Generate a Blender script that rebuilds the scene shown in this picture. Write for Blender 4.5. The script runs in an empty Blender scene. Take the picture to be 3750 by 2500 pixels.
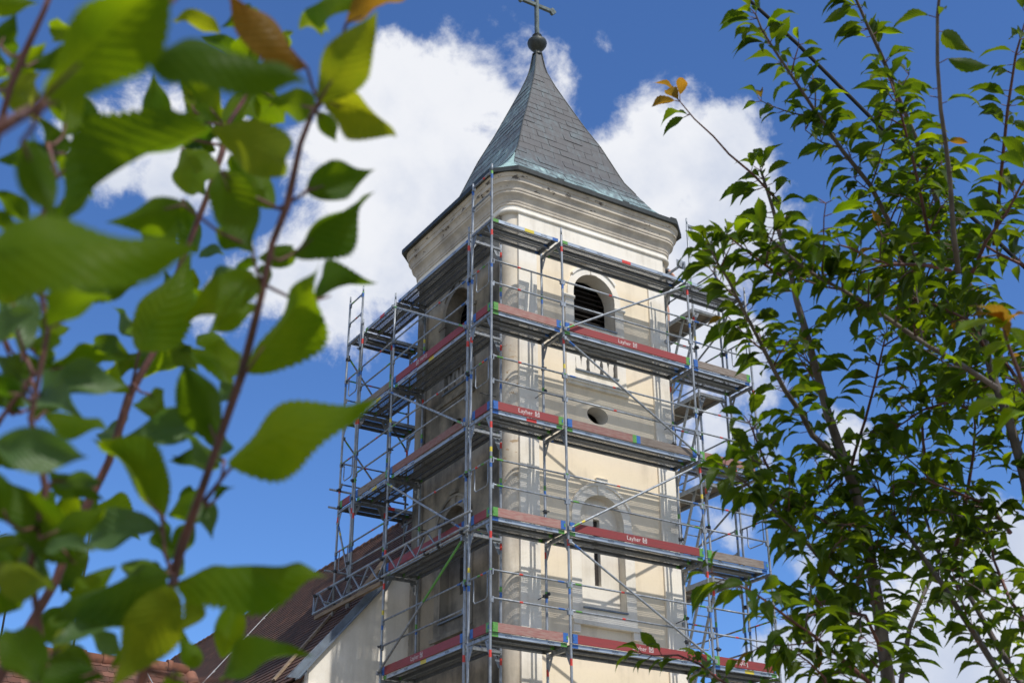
import bpy, bmesh, math, random
import numpy as np
from mathutils import Vector, Matrix, geometry
rnd = random.Random(11)
D = bpy.data
SC = bpy.context.scene
COL = SC.collection
R_ = math.radians

# ------------------------------------------------------------------ camera
YAW, PITCH, ROLL, FPX = R_(31.92558), R_(26.44463), R_(-0.23239), 4801.573
CAM = Vector((-11.021, -18.4016, 1.5956))
_f = Vector((math.cos(PITCH)*math.sin(YAW), math.cos(PITCH)*math.cos(YAW), math.sin(PITCH)))
_r = Vector((math.cos(YAW), -math.sin(YAW), 0)); _u = _r.cross(_f)
CR = math.cos(ROLL)*_r + math.sin(ROLL)*_u
CU = -math.sin(ROLL)*_r + math.cos(ROLL)*_u
CF = _f
cam = D.cameras.new('camera'); camo = D.objects.new('camera', cam); COL.objects.link(camo)
camo.matrix_world = Matrix(((CR.x, CU.x, -CF.x, CAM.x), (CR.y, CU.y, -CF.y, CAM.y), (CR.z, CU.z, -CF.z, CAM.z), (0, 0, 0, 1)))
cam.sensor_width = 36; cam.lens = FPX/3750*36; cam.clip_start = 0.05; cam.clip_end = 3000
cam.dof.use_dof = True; cam.dof.focus_distance = 8.5; cam.dof.aperture_fstop = 9.0
SC.camera = camo
def ray(x, y): return CF + CR*((x-1875)/FPX) - CU*((y-1250)/FPX)          # a pixel of the 3750 px photo -> direction
def at(x, y, dep): return CAM + ray(x, y)*dep
def vw(x, y): return (x*3750/2352, y*3750/2352)
def project(P):
    d = P-CAM; z = d.dot(CF)
    return (1875+FPX*d.dot(CR)/z, 1250-FPX*d.dot(CU)/z, z)

# ------------------------------------------------------------------ light
SUN_EL, SUN_AZ = R_(55), math.atan2(0.11, -1.0)
sun_dir = Vector((math.sin(SUN_AZ)*math.cos(SUN_EL), math.cos(SUN_AZ)*math.cos(SUN_EL), math.sin(SUN_EL)))
sl = D.lights.new('sun', 'SUN'); sl.energy = 4.2; sl.angle = R_(0.53); sl.color = (1.0, 0.955, 0.88)
so = D.objects.new('sun', sl); COL.objects.link(so); so.location = (0, -30, 60)
so.rotation_euler = sun_dir.to_track_quat('Z', 'Y').to_euler()
SC.view_settings.view_transform = 'Standard'; SC.view_settings.look = 'None'
SC.view_settings.exposure = 0.0; SC.view_settings.gamma = 1.0; SC.view_settings.use_curve_mapping = False

# ------------------------------------------------------------------ node helper
class NT:
    def __init__(s, tree): s.t = tree; s.n = tree.nodes; s.n.clear()
    def new(s, typ, **kw):
        n = s.n.new(typ)
        for k, v in kw.items():
            if k == 'inp':
                for i, val in v.items():
                    if isinstance(val, tuple) and len(val) == 2 and hasattr(val[0], 'outputs'):
                        s.t.links.new(val[0].outputs[val[1]], n.inputs[i])
                    elif hasattr(val, 'outputs'): s.t.links.new(val.outputs[0], n.inputs[i])
                    else: n.inputs[i].default_value = val
            else: setattr(n, k, v)
        return n
    def math(s, op, a, b=0.0, c=None, clamp=False):
        d = {0: a, 1: b}
        if c is not None: d[2] = c
        n = s.new('ShaderNodeMath', operation=op, inp=d); n.use_clamp = clamp; return n
    def ramp(s, fac, stops):
        n = s.new('ShaderNodeValToRGB', inp={0: fac}); e = n.color_ramp.elements
        while len(e) < len(stops): e.new(0.5)
        for el, (p, c) in zip(e, stops):
            el.position = p; el.color = (c, c, c, 1) if not isinstance(c, tuple) else (*c, 1)
        return n
    def mix(s, fac, a, b, blend='MIX'):
        f = lambda c: (*c, 1.0) if isinstance(c, tuple) and len(c) == 3 else c
        return s.new('ShaderNodeMix', data_type='RGBA', blend_type=blend, inp={0: fac, 6: f(a), 7: f(b)})
    def noise(s, vec, scale, detail=6, rough=0.55, dist=0.0):
        return s.new('ShaderNodeTexNoise', inp={'Vector': vec, 'Scale': scale, 'Detail': detail, 'Roughness': rough, 'Distortion': dist})
    def link(s, a, b): s.t.links.new(a, b)
def MO(n): return (n, 2)                                                    # colour output of a mix node

# ------------------------------------------------------------------ sky with fair-weather cumulus
W = D.worlds.new('World'); SC.world = W; W.use_nodes = True
w = NT(W.node_tree)
sky = w.new('ShaderNodeTexSky', sky_type='NISHITA'); sky.sun_disc = False
sky.sun_elevation = SUN_EL; sky.sun_rotation = SUN_AZ
sky.altitude = 300; sky.air_density = 1.0; sky.dust_density = 0.35; sky.ozone_density = 2.6
tc = w.new('ShaderNodeTexCoord')
vec = (tc, 'Generated')
wn = w.noise(vec, 7.0, 5, 0.6)
wsub = w.new('ShaderNodeVectorMath', operation='SUBTRACT', inp={0: (wn, 'Color'), 1: (0.5, 0.5, 0.5)})
wsc = w.new('ShaderNodeVectorMath', operation='MULTIPLY_ADD', inp={0: wsub, 1: (0.075, 0.075, 0.075), 2: vec})
# cloud puffs: (photo x, photo y in 2352-wide view, radius) -> fixed compass directions in the sky
puffs = [(940, 250, 150), (1090, 220, 140), (1030, 380, 190), (860, 420, 170), (1150, 420, 170), (900, 560, 200), (760, 620, 140), (620, 640, 95),
         (520, 680, 65), (850, 660, 100), (1210, 170, 75), (1060, 600, 160), (1300, 185, 30), (1250, 500, 130),
         (1530, 340, 110), (1480, 460, 150), (1640, 430, 130), (1560, 560, 150), (1720, 520, 70), (1600, 700, 110), (1690, 330, 45), (1420, 700, 150),
         (1640, 850, 60), (1600, 1010, 80), (1690, 1120, 55), (1620, 1200, 60),
         (300, 260, 60), (220, 380, 75), (360, 400, 70), (480, 370, 90), (330, 290, 60),
         (1950, 1500, 130), (2130, 1430, 150), (2300, 1340, 140), (1830, 1560, 110), (2250, 1560, 200), (2050, 1600, 160), (2330, 1230, 60),
         (1930, 1010, 45), (1850, 1300, 40), (395, 1530, 40), (345, 1540, 30),
         (-500, 300, 300), (-800, 900, 260), (2900, 700, 280), (3300, 1500, 350), (1200, -700, 240), (300, -900, 300), (-400, 1700, 260), (2500, -500, 200)]
far_puffs = [(200, 25, 0.30), (230, 48, 0.34), (160, 35, 0.26), (120, 22, 0.30), (265, 30, 0.36), (300, 14, 0.22), (330, 58, 0.24), (90, 55, 0.26), (75, 12, 0.22), (185, 12, 0.24), (250, 12, 0.25), (140, 62, 0.22)]   # unseen clouds added to brighten and whiten ambient light: compass bearing, elevation, radius
acc = None
plist = [(ray(*vw(x, y)).normalized(), r*3750/2352/FPX*0.95) for (x, y, r) in puffs]
plist += [(Vector((math.sin(R_(a))*math.cos(R_(e)), math.cos(R_(a))*math.cos(R_(e)), math.sin(R_(e)))), r) for a, e, r in far_puffs]
for c, rr in plist:
    d = w.new('ShaderNodeVectorMath', operation='DISTANCE', inp={0: wsc, 1: tuple(c)})
    k = w.math('SUBTRACT', rr, (d, 'Value'))
    acc = k if acc is None else w.math('SMOOTH_MAX', acc, k, 0.012)
fb = w.noise(vec, 13.0, 14, 0.62, 0.15)
dens = w.math('MULTIPLY_ADD', fb, 1.9, w.math('MULTIPLY_ADD', acc, 12.0, -0.72))
mask = w.new('ShaderNodeMapRange', interpolation_type='SMOOTHSTEP', inp={0: dens, 1: 0.04, 2: 0.42, 3: 0.0, 4: 1.0})
body = w.noise(vec, 5.0, 6, 0.55)
shade = w.new('ShaderNodeMapRange', interpolation_type='SMOOTHSTEP', inp={0: w.math('MULTIPLY_ADD', body, 1.0, w.math('MULTIPLY', dens, 0.16)), 1: 0.47, 2: 0.76, 3: 0.0, 4: 1.0})
ccol = w.mix(shade, (0.92, 0.935, 0.975), (0.60, 0.665, 0.81))
tint = w.mix(1.0, sky, (0.66, 0.95, 1.36), 'MULTIPLY')                       # deep clear-air blue
bg1 = w.new('ShaderNodeBackground', inp={0: MO(tint), 1: 0.12})
bg2 = w.new('ShaderNodeBackground', inp={0: MO(ccol), 1: 0.98})
mx = w.new('ShaderNodeMixShader', inp={0: w.math('MULTIPLY', mask, 0.97), 1: bg1, 2: bg2})
wo = w.new('ShaderNodeOutputWorld', inp={0: mx})

# ------------------------------------------------------------------ materials
MATS = {}
def newmat(name):
    m = D.materials.new(name); m.use_nodes = True; MATS[name] = m
    t = NT(m.node_tree); return m, t
def finish(t, col, rough=0.7, metal=0.0, bump=None, bstr=0.3, bdist=0.01, spec=0.5):
    p = t.new('ShaderNodeBsdfPrincipled', inp={'Base Color': col, 'Roughness': rough, 'Metallic': metal, 'Specular IOR Level': spec})
    if bump is not None:
        b = t.new('ShaderNodeBump', inp={'Strength': bstr, 'Distance': bdist, 'Height': bump}); t.link(b.outputs[0], p.inputs['Normal'])
    t.new('ShaderNodeOutputMaterial', inp={0: p}); return p
def simple(name, c1, c2, scale=6, rough=0.6, metal=0.0, bstr=0.15, stretch=(1, 1, 1), lo=0.35, hi=0.7, rr=0.0, spec=0.5):
    m, t = newmat(name)
    tcn = t.new('ShaderNodeTexCoord')
    mp = t.new('ShaderNodeMapping', inp={0: (tcn, 'Object'), 3: stretch})
    n = t.noise(mp, scale, 7, 0.6)
    col = t.mix(t.ramp(n, [(lo, 0.0), (hi, 1.0)]), c1, c2)
    if rr:
        oi = t.new('ShaderNodeObjectInfo')
        v = t.new('ShaderNodeMapRange', inp={0: (oi, 'Random'), 3: 1-rr, 4: 1+rr})
        h = t.new('ShaderNodeHueSaturation', inp={'Value': v, 'Color': MO(col)}); c = h
    else: c = MO(col)
    ro = t.new('ShaderNodeMapRange', inp={0: n, 3: rough-0.1, 4: rough+0.12})
    finish(t, c, ro, metal, n, bstr, 0.01, spec); return m
galv = simple('galvanised_steel', (0.33, 0.355, 0.385), (0.15, 0.165, 0.185), 14, 0.5, 0.45, 0.05, (1, 1, 0.35), rr=0.2)
galvd = simple('deck_steel', (0.20, 0.215, 0.23), (0.12, 0.13, 0.14), 16, 0.5, 0.35, 0.05, rr=0.16)
flange = simple('deck_flange', (0.46, 0.52, 0.59), (0.27, 0.31, 0.36), 9, 0.45, 0.4, 0.05, (0.4, 1, 3), rr=0.12)
dark_steel = simple('dark_steel', (0.07, 0.075, 0.08), (0.03, 0.03, 0.035), 20, 0.5, 0.5)
p_red = simple('paint_red', (0.62, 0.045, 0.03), (0.45, 0.04, 0.03), 30, 0.45)
p_green = simple('paint_green', (0.11, 0.33, 0.05), (0.07, 0.18, 0.045), 30, 0.45)
p_blue = simple('paint_blue', (0.03, 0.13, 0.42), (0.03, 0.09, 0.28), 30, 0.45)
p_yellow = simple('paint_yellow', (0.68, 0.55, 0.04), (0.5, 0.4, 0.05), 30, 0.45)
p_white = simple('lettering_white', (0.62, 0.58, 0.56), (0.30, 0.10, 0.09), 40, 0.6, lo=0.5, hi=0.75)
board_red = simple('toe_board_red', (0.27, 0.032, 0.03), (0.19, 0.035, 0.032), 7, 0.55, 0, 0.1, (0.5, 0.5, 5), rr=0.12)
board_worn = simple('toe_board_worn', (0.30, 0.19, 0.16), (0.24, 0.085, 0.075), 5, 0.75, 0, 0.3, (1.2, 1.2, 7), rr=0.2)
board_grey = simple('toe_board_grey', (0.23, 0.20, 0.175), (0.12, 0.085, 0.065), 5, 0.8, 0, 0.3, (1.0, 1.0, 8), rr=0.15)
timber = simple('plank_timber', (0.30, 0.22, 0.14), (0.16, 0.115, 0.08), 5, 0.8, 0, 0.3, (3, 0.5, 6))
ply = simple('deck_plywood', (0.20, 0.165, 0.13), (0.12, 0.10, 0.085), 4, 0.7, 0, 0.2, (4, 0.6, 1))
alu = simple('aluminium', (0.52, 0.54, 0.56), (0.36, 0.38, 0.40), 14, 0.42, 0.6, 0.04)

def plaster(name, c1, c2, c3, dirt, streak=0.5, lo=0.45, hi=0.75, patches=None):
    m, t = newmat(name)
    g = t.new('ShaderNodeNewGeometry'); pos = (g, 'Position')
    mp = t.new('ShaderNodeMapping', inp={0: pos, 3: (3.0, 3.0, 0.28)})
    st = t.noise(mp, 1.6, 8, 0.62); bl = t.noise(pos, 1.1, 8, 0.6); fi = t.noise(pos, 26, 6, 0.7)
    a = t.mix(t.ramp(bl, [(0.3, 0.0), (0.7, 1.0)]), c1, c2)
    s = t.math('MULTIPLY_ADD', st, streak, t.math('MULTIPLY', bl, 1-streak))
    b = t.mix(t.math('MULTIPLY', t.ramp(s, [(lo, 0.0), (hi, 1.0)]), dirt), MO(a), c3)
    out = b; hgt = t.math('MULTIPLY_ADD', fi, 0.5, t.math('MULTIPLY', bl, 0.6))
    if patches:
        z0, z1, pc, th = patches
        sep = t.new('ShaderNodeSeparateXYZ', inp={0: pos})
        band = t.math('MULTIPLY', t.math('GREATER_THAN', (sep, 2), z0), t.math('LESS_THAN', (sep, 2), z1))
        pm = t.new('ShaderNodeMapping', inp={0: pos, 3: (1, 1, 2.4)})
        pn = t.math('GREATER_THAN', t.noise(pm, 3.4, 10, 0.68), th)
        out = t.mix(t.math('MULTIPLY', band, pn), MO(b), pc)
    c = t.mix(t.math('MULTIPLY', t.ramp(fi, [(0.5, 0.0), (0.9, 1.0)]), 0.25), MO(out), c3)
    finish(t, MO(c), 0.9, 0, hgt, 0.35, 0.012, 0.2); return m
pl_white = plaster('plaster_white', (0.84, 0.79, 0.70), (0.77, 0.715, 0.62), (0.40, 0.36, 0.30), 0.7, lo=0.50, hi=0.74)
pl_cream = plaster('plaster_cream', (0.82, 0.71, 0.54), (0.78, 0.67, 0.51), (0.50, 0.42, 0.31), 0.7, lo=0.50, hi=0.76)
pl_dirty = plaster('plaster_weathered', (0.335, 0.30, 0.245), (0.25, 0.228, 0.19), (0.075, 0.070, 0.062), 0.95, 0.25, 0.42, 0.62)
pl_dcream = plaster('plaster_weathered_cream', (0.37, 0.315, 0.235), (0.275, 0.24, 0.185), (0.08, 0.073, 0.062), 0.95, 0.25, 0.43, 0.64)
pl_corner = plaster('plaster_corner', (0.74, 0.67, 0.56), (0.60, 0.53, 0.43), (0.28, 0.24, 0.19), 0.8, 0.5, 0.42, 0.66, patches=(10.0, 13.0, (0.42, 0.31, 0.20), 0.60))
pl_cornice = plaster('plaster_cornice', (0.62, 0.55, 0.45), (0.50, 0.45, 0.38), (0.24, 0.21, 0.18), 0.8, 0.3, 0.45, 0.7, patches=(16.5, 16.75, (0.14, 0.12, 0.10), 0.59))
pl_niche = plaster('plaster_niche', (0.80, 0.75, 0.66), (0.72, 0.66, 0.56), (0.36, 0.31, 0.24), 0.6)
pl_nave = plaster('plaster_nave', (0.82, 0.78, 0.70), (0.77, 0.71, 0.61), (0.42, 0.38, 0.31), 0.5)
black_int = simple('louvre_and_dark_interior', (0.035, 0.028, 0.024), (0.018, 0.015, 0.013), 6, 0.8, 0, 0.2, (1, 1, 6))  # louvre wood, and the near-black painted for the dark hollow tower inside

def copper(name, green):
    m, t = newmat(name)
    g = t.new('ShaderNodeNewGeometry'); pos = (g, 'Position')
    oi = t.new('ShaderNodeObjectInfo')
    sep = t.new('ShaderNodeSeparateXYZ', inp={0: pos})
    mp = t.new('ShaderNodeMapping', inp={0: pos, 3: (5.0, 5.0, 0.45)})
    st = t.noise(mp, 1.9, 7, 0.62); bl = t.noise(pos, 1.3, 7, 0.6)
    low = t.new('ShaderNodeMapRange', interpolation_type='SMOOTHSTEP', inp={0: (sep, 2), 1: 18.3, 2: 16.9, 3: 0.0, 4: 0.42})
    v = t.math('ADD', t.math('MULTIPLY_ADD', st, 0.75, t.math('MULTIPLY', bl, 0.5)), t.math('ADD', t.math('MULTIPLY_ADD', (oi, 'Random'), 0.09, green), low))
    col = t.ramp(v, [(0.0, (0.050, 0.049, 0.050)), (0.56, (0.074, 0.074, 0.077)), (0.72, (0.092, 0.112, 0.120)), (0.88, (0.165, 0.235, 0.245)), (1.0, (0.30, 0.43, 0.42))])
    finish(t, col, 0.55, 0.25, bl, 0.15, 0.01); return m
cop_front = copper('copper_patina_brown', -0.12)
cop_side = copper('copper_patina_green', 0.10)
cop_pale = simple('copper_verdigris_pale', (0.36, 0.52, 0.48), (0.20, 0.31, 0.30), 5, 0.6, 0.1)
cop_dark = simple('copper_dark', (0.05, 0.058, 0.055), (0.026, 0.028, 0.027), 7, 0.5, 0.4)
cop_cross = simple('copper_cross', (0.12, 0.155, 0.15), (0.045, 0.055, 0.052), 9, 0.5, 0.4)
lead = simple('sheet_metal_blue_grey', (0.20, 0.24, 0.28), (0.12, 0.14, 0.17), 4, 0.5, 0.4)

def tilemat(name, c1, c2, c3):
    m, t = newmat(name)
    oi = t.new('ShaderNodeObjectInfo'); g = t.new('ShaderNodeNewGeometry')
    ri = t.math('FRACT', t.math('ADD', (oi, 'Random'), (g, 'Random Per Island')))
    col = t.ramp(ri, [(0.0, c1), (0.45, c2), (0.85, c1), (1.0, c3)])
    n = t.noise((g, 'Position'), 5, 8, 0.65)
    c = t.mix(t.math('MULTIPLY', t.ramp(n, [(0.5, 0.0), (0.72, 1.0)]), 0.75), col, (0.05, 0.045, 0.04))
    finish(t, MO(c), 0.85, 0, n, 0.3, 0.008, 0.25); return m
tile_brown = tilemat('clay_tile_brown', (0.095, 0.048, 0.033), (0.062, 0.034, 0.026), (0.135, 0.068, 0.044))
tile_red = tilemat('clay_tile_red', (0.14, 0.062, 0.042), (0.10, 0.048, 0.035), (0.18, 0.085, 0.06))
tile_ridge = tilemat('clay_ridge_tile', (0.26, 0.105, 0.064), (0.20, 0.09, 0.058), (0.30, 0.14, 0.09))

def leafmat(name, dark, light, trans, tfac=0.46, under=None, sp=0.08):
    m, t = newmat(name)
    oi = t.new('ShaderNodeObjectInfo'); g = t.new('ShaderNodeNewGeometry')
    uvn = t.new('ShaderNodeUVMap'); sep = t.new('ShaderNodeSeparateXYZ', inp={0: uvn})
    ri = t.math('FRACT', t.math('ADD', (oi, 'Random'), (g, 'Random Per Island')))
    n = t.noise((g, 'Position'), 40, 4, 0.5)
    ax = t.math('ABSOLUTE', t.math('SUBTRACT', (sep, 0), 0.5))
    vein = t.math('SINE', t.math('MULTIPLY', t.math('SUBTRACT', (sep, 1), t.math('MULTIPLY', ax, 0.5)), 75.0))
    rib = t.new('ShaderNodeMapRange', interpolation_type='SMOOTHSTEP', inp={0: ax, 1: 0.0, 2: 0.035, 3: 1.0, 4: 0.0})
    vv = t.new('ShaderNodeMapRange', interpolation_type='SMOOTHSTEP', inp={0: vein, 1: 0.80, 2: 1.0, 3: 0.0, 4: 0.35})
    vm = t.math('MAXIMUM', rib, vv)
    base = t.mix(t.math('MULTIPLY_ADD', ri, 0.7, t.math('MULTIPLY', n, 0.3)), dark, light)
    sp_n = t.noise((g, 'Position'), 95, 6, 0.7); spot = t.ramp(sp_n, [(0.66, 0.0), (0.72, 1.0)]); n2 = t.noise((g, 'Position'), 22, 5, 0.6)
    if under:
        base = t.mix(t.math('MULTIPLY', (g, 'Backfacing'), 0.6), MO(base), under)
    base2 = t.mix(t.math('MULTIPLY', vm, 0.25), MO(base), tuple(min(1, c*1.5+0.01) for c in light))
    tcol = t.mix(t.math('MULTIPLY_ADD', ri, 0.5, t.math('MULTIPLY', t.ramp(n2, [(0.35, 0.0), (0.65, 1.0)]), 0.5)), tuple(c*k for c, k in zip(trans, (1.25, 1.05, 1.0))), tuple(c*k for c, k in zip(trans, (0.42, 0.58, 0.8))))
    tcol2 = t.mix(t.math('MULTIPLY', vm, 0.28), MO(tcol), tuple(c*0.55 for c in trans))
    b = t.new('ShaderNodeBump', inp={'Strength': 0.3, 'Distance': 0.002, 'Height': t.math('SUBTRACT', t.math('MULTIPLY', vein, 0.35), t.math('MULTIPLY', rib, 1.0))})
    p = t.new('ShaderNodeBsdfPrincipled', inp={'Base Color': MO(t.mix(t.math('MULTIPLY', spot, 0.8), MO(base2), (0.16, 0.09, 0.03))), 'Roughness': 0.45, 'Specular IOR Level': sp, 'Normal': b})
    tr = t.new('ShaderNodeBsdfTranslucent', inp={0: MO(tcol2), 'Normal': b})
    ms = t.new('ShaderNodeMixShader', inp={0: tfac, 1: p, 2: tr})
    t.new('ShaderNodeOutputMaterial', inp={0: ms}); return m
lf_green = leafmat('leaf_green', (0.016, 0.045, 0.005), (0.034, 0.076, 0.006), (0.20, 0.33, 0.004), 0.52, (0.026, 0.058, 0.008))
lf_bright = leafmat('leaf_bright_green', (0.026, 0.07, 0.005), (0.052, 0.104, 0.006), (0.33, 0.47, 0.004), 0.57, (0.04, 0.085, 0.008))
lf_yellow = leafmat('leaf_yellow_green', (0.08, 0.12, 0.007), (0.12, 0.165, 0.010), (0.40, 0.46, 0.010), 0.55, (0.09, 0.125, 0.012))
lf_orange = leafmat('leaf_orange', (0.13, 0.065, 0.010), (0.17, 0.10, 0.012), (0.48, 0.27, 0.02), 0.5, (0.13, 0.08, 0.02))
lf_pale = leafmat('leaf_pale', (0.05, 0.10, 0.03), (0.085, 0.145, 0.05), (0.16, 0.30, 0.02), 0.4, (0.07, 0.12, 0.04), 0.35)
lf_tree = leafmat('tree_leaf_green', (0.016, 0.036, 0.004), (0.034, 0.068, 0.006), (0.18, 0.28, 0.005), 0.5, (0.024, 0.046, 0.006), 0.22)
bark = simple('bark_grey', (0.15, 0.122, 0.105), (0.055, 0.043, 0.037), 30, 0.8, 0, 0.5, (1, 1, 0.4))
bark_red = simple('bark_red_brown', (0.15, 0.055, 0.04), (0.05, 0.022, 0.017), 40, 0.6, 0, 0.3)
skin_m = simple('skin', (0.55, 0.30, 0.21), (0.48, 0.25, 0.17), 12, 0.55)
cloth_black = simple('black_cloth', (0.025, 0.025, 0.028), (0.015, 0.015, 0.017), 30, 0.9)
cloth_grey = simple('grey_cloth', (0.14, 0.15, 0.17), (0.10, 0.11, 0.125), 30, 0.9)
shoe_m = simple('blue_shoe', (0.03, 0.07, 0.14), (0.02, 0.04, 0.08), 30, 0.7)
hair_m = simple('brown_hair', (0.05, 0.03, 0.02), (0.03, 0.02, 0.012), 60, 0.7)
rubber = simple('cable_rubber', (0.010, 0.013, 0.014), (0.006, 0.007, 0.008), 30, 0.7, spec=0.15)
conductor = simple('conductor_wire', (0.42, 0.43, 0.44), (0.32, 0.33, 0.34), 12, 0.5, 0.4)

# ------------------------------------------------------------------ mesh helpers
class MB:
    def __init__(s): s.v = []; s.f = []; s.m = []; s.sm = []
    def add(s, vs, fs, mat=0, smooth=False):
        o = len(s.v); s.v += [tuple(p) for p in vs]
        for f in fs: s.f.append(tuple(o+i for i in f)); s.m.append(mat); s.sm.append(smooth)
    def box(s, c, size, ax=None, mat=0):
        c = Vector(c); X, Y, Z = ax if ax else (Vector((1, 0, 0)), Vector((0, 1, 0)), Vector((0, 0, 1)))
        hx, hy, hz = [k/2 for k in size]
        vs = [c+X*(a*hx)+Y*(b*hy)+Z*(d*hz) for d in (-1, 1) for b in (-1, 1) for a in (-1, 1)]
        s.add(vs, [(0, 2, 3, 1), (4, 5, 7, 6), (0, 1, 5, 4), (2, 6, 7, 3), (0, 4, 6, 2), (1, 3, 7, 5)], mat)
    def bx(s, x0, x1, y0, y1, z0, z1, mat=0): s.box(((x0+x1)/2, (y0+y1)/2, (z0+z1)/2), (x1-x0, y1-y0, z1-z0), None, mat)
    def bar(s, p0, p1, wdt, hgt, mat=0, up=Vector((0, 0, 1))):
        p0, p1 = Vector(p0), Vector(p1); Z = (p1-p0); L = Z.length; Z.normalize()
        X = Z.cross(up)
        if X.length < 1e-4: X = Vector((1, 0, 0))
        X.normalize(); Y = Z.cross(X)
        s.box((p0+p1)/2, (wdt, hgt, L), (X, Y, Z), mat)
    def tube(s, pts, r, n=8, mat=0, caps=True, mats=None):
        pts = [Vector(p) for p in pts]; rs = r if isinstance(r, (list, tuple)) else [r]*len(pts)
        rings = []; prev = None
        for i, p in enumerate(pts):
            d = (pts[min(i+1, len(pts)-1)]-pts[max(i-1, 0)]).normalized()
            if prev is None:
                X = d.orthogonal().normalized()
            else:
                X = prev-d*prev.dot(d); X = X.normalized() if X.length > 1e-6 else d.orthogonal().normalized()
            prev = X; Y = d.cross(X); ring = []
            for k in range(n):
                a = 2*math.pi*k/n; s.v.append(tuple(p+(X*math.cos(a)+Y*math.sin(a))*rs[i])); ring.append(len(s.v)-1)
            rings.append(ring)
        for i in range(len(rings)-1):
            for k in range(n):
                s.f.append((rings[i][k], rings[i][(k+1) % n], rings[i+1][(k+1) % n], rings[i+1][k]))
                s.m.append(mats[i] if mats else mat); s.sm.append(True)
        if caps:
            s.f.append(tuple(reversed(rings[0]))); s.m.append(mat); s.sm.append(False)
            s.f.append(tuple(rings[-1])); s.m.append(mat); s.sm.append(False)
    def banded(s, p0, p1, r, bands, n=8):
        """straight tube with painted bands: bands = [(d0, d1, mat)] in metres from p0"""
        p0, p1 = Vector(p0), Vector(p1); L = (p1-p0).length; d = (p1-p0)/L
        cuts = sorted({0.0, L} | {min(max(x, 0), L) for b in bands for x in b[:2]})
        pts, mats = [], []
        for a, b in zip(cuts, cuts[1:]):
            if b-a < 1e-4: continue
            if not pts: pts.append(p0+d*a)
            pts.append(p0+d*b); mid = (a+b)/2; mm = 0
            for (x, y, k) in bands:
                if x <= mid <= y: mm = k
            mats.append(mm)
        s.tube(pts, r, n, 0, True, mats)
    def lathe(s, c, prof, n=20, mat=0):
        c = Vector(c); o = len(s.v)
        for (r, z) in prof:
            for k in range(n): a = 2*math.pi*k/n; s.v.append((c.x+r*math.cos(a), c.y+r*math.sin(a), c.z+z))
        for i in range(len(prof)-1):
            for k in range(n):
                s.f.append((o+i*n+k, o+i*n+(k+1) % n, o+(i+1)*n+(k+1) % n, o+(i+1)*n+k)); s.m.append(mat); s.sm.append(True)
    def prism(s, poly, fr, d0, d1, holes=(), mat=0, side=None, hside=None):
        """polygon (u,v) with holes, extruded between depths d0 and d1; fr(u,v,d) -> point"""
        loops = [list(poly)]+[list(h) for h in holes]
        tris = geometry.tessellate_polygon([[Vector((u, v, 0)) for u, v in L] for L in loops])
        flat = [q for L in loops for q in L]; o = len(s.v); N = len(flat)
        s.v += [tuple(fr(u, v, d0)) for u, v in flat]+[tuple(fr(u, v, d1)) for u, v in flat]
        for tr in tris:
            s.f.append(tuple(o+i for i in tr)); s.m.append(mat); s.sm.append(False)
            s.f.append(tuple(o+N+i for i in reversed(tr))); s.m.append(mat); s.sm.append(False)
        b = 0
        for li, L in enumerate(loops):
            k = len(L)
            for i in range(k):
                j = (i+1) % k
                s.f.append((o+b+i, o+b+j, o+N+b+j, o+N+b+i)); s.sm.append(False)
                s.m.append((side if side is not None else mat) if li == 0 else (hside if hside is not None else mat))
            b += k
    def mesh(s, name, mats, fix=True):
        me = D.meshes.new(name); me.from_pydata(s.v, [], s.f)
        for m in (mats if isinstance(mats, (list, tuple)) else [mats]): me.materials.append(m)
        me.polygons.foreach_set('material_index', s.m); me.polygons.foreach_set('use_smooth', s.sm)
        if fix:
            b = bmesh.new(); b.from_mesh(me); bmesh.ops.recalc_face_normals(b, faces=b.faces); b.to_mesh(me); b.free()
        me.update(); return me
    def build(s, name, mats, parent=None, fix=True): return place(name, s.mesh(name, mats, fix), parent)
def place(name, me, parent=None, M=None):
    o = D.objects.new(name, me); COL.objects.link(o)
    if M is not None: o.matrix_world = M
    if parent is not None:
        o.parent = parent; o.matrix_parent_inverse = PINV[parent.name]
    if M is not None: PINV[o.name] = M.inverted()
    if M is None: PINV[o.name] = Matrix.Identity(4)
    return o
PINV = {}
def thing(name, loc, label, cat, group=None):
    o = D.objects.new(name, None); COL.objects.link(o); o.location = loc; o.empty_display_size = 0.2
    o['label'] = label; o['category'] = cat
    if group: o['group'] = group
    PINV[o.name] = Matrix.Translation(-Vector(loc)); return o
def tag(o, label, cat, group=None):
    o['label'] = label; o['category'] = cat
    if group: o['group'] = group
    return o
def text_mesh(body, size, depth=0.0):
    cu = D.curves.new('lettering', 'FONT'); cu.body = body; cu.size = size; cu.extrude = depth; cu.align_x = 'CENTER'; cu.align_y = 'CENTER'; cu.resolution_u = 3
    o = D.objects.new('lettering', cu); COL.objects.link(o); dg = bpy.context.evaluated_depsgraph_get(); dg.update()
    me = D.meshes.new_from_object(o.evaluated_get(dg)); D.objects.remove(o); D.curves.remove(cu)
    vs = [tuple(v.co) for v in me.vertices]; fs = [tuple(p.vertices) for p in me.polygons]; D.meshes.remove(me)
    return vs, fs

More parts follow.
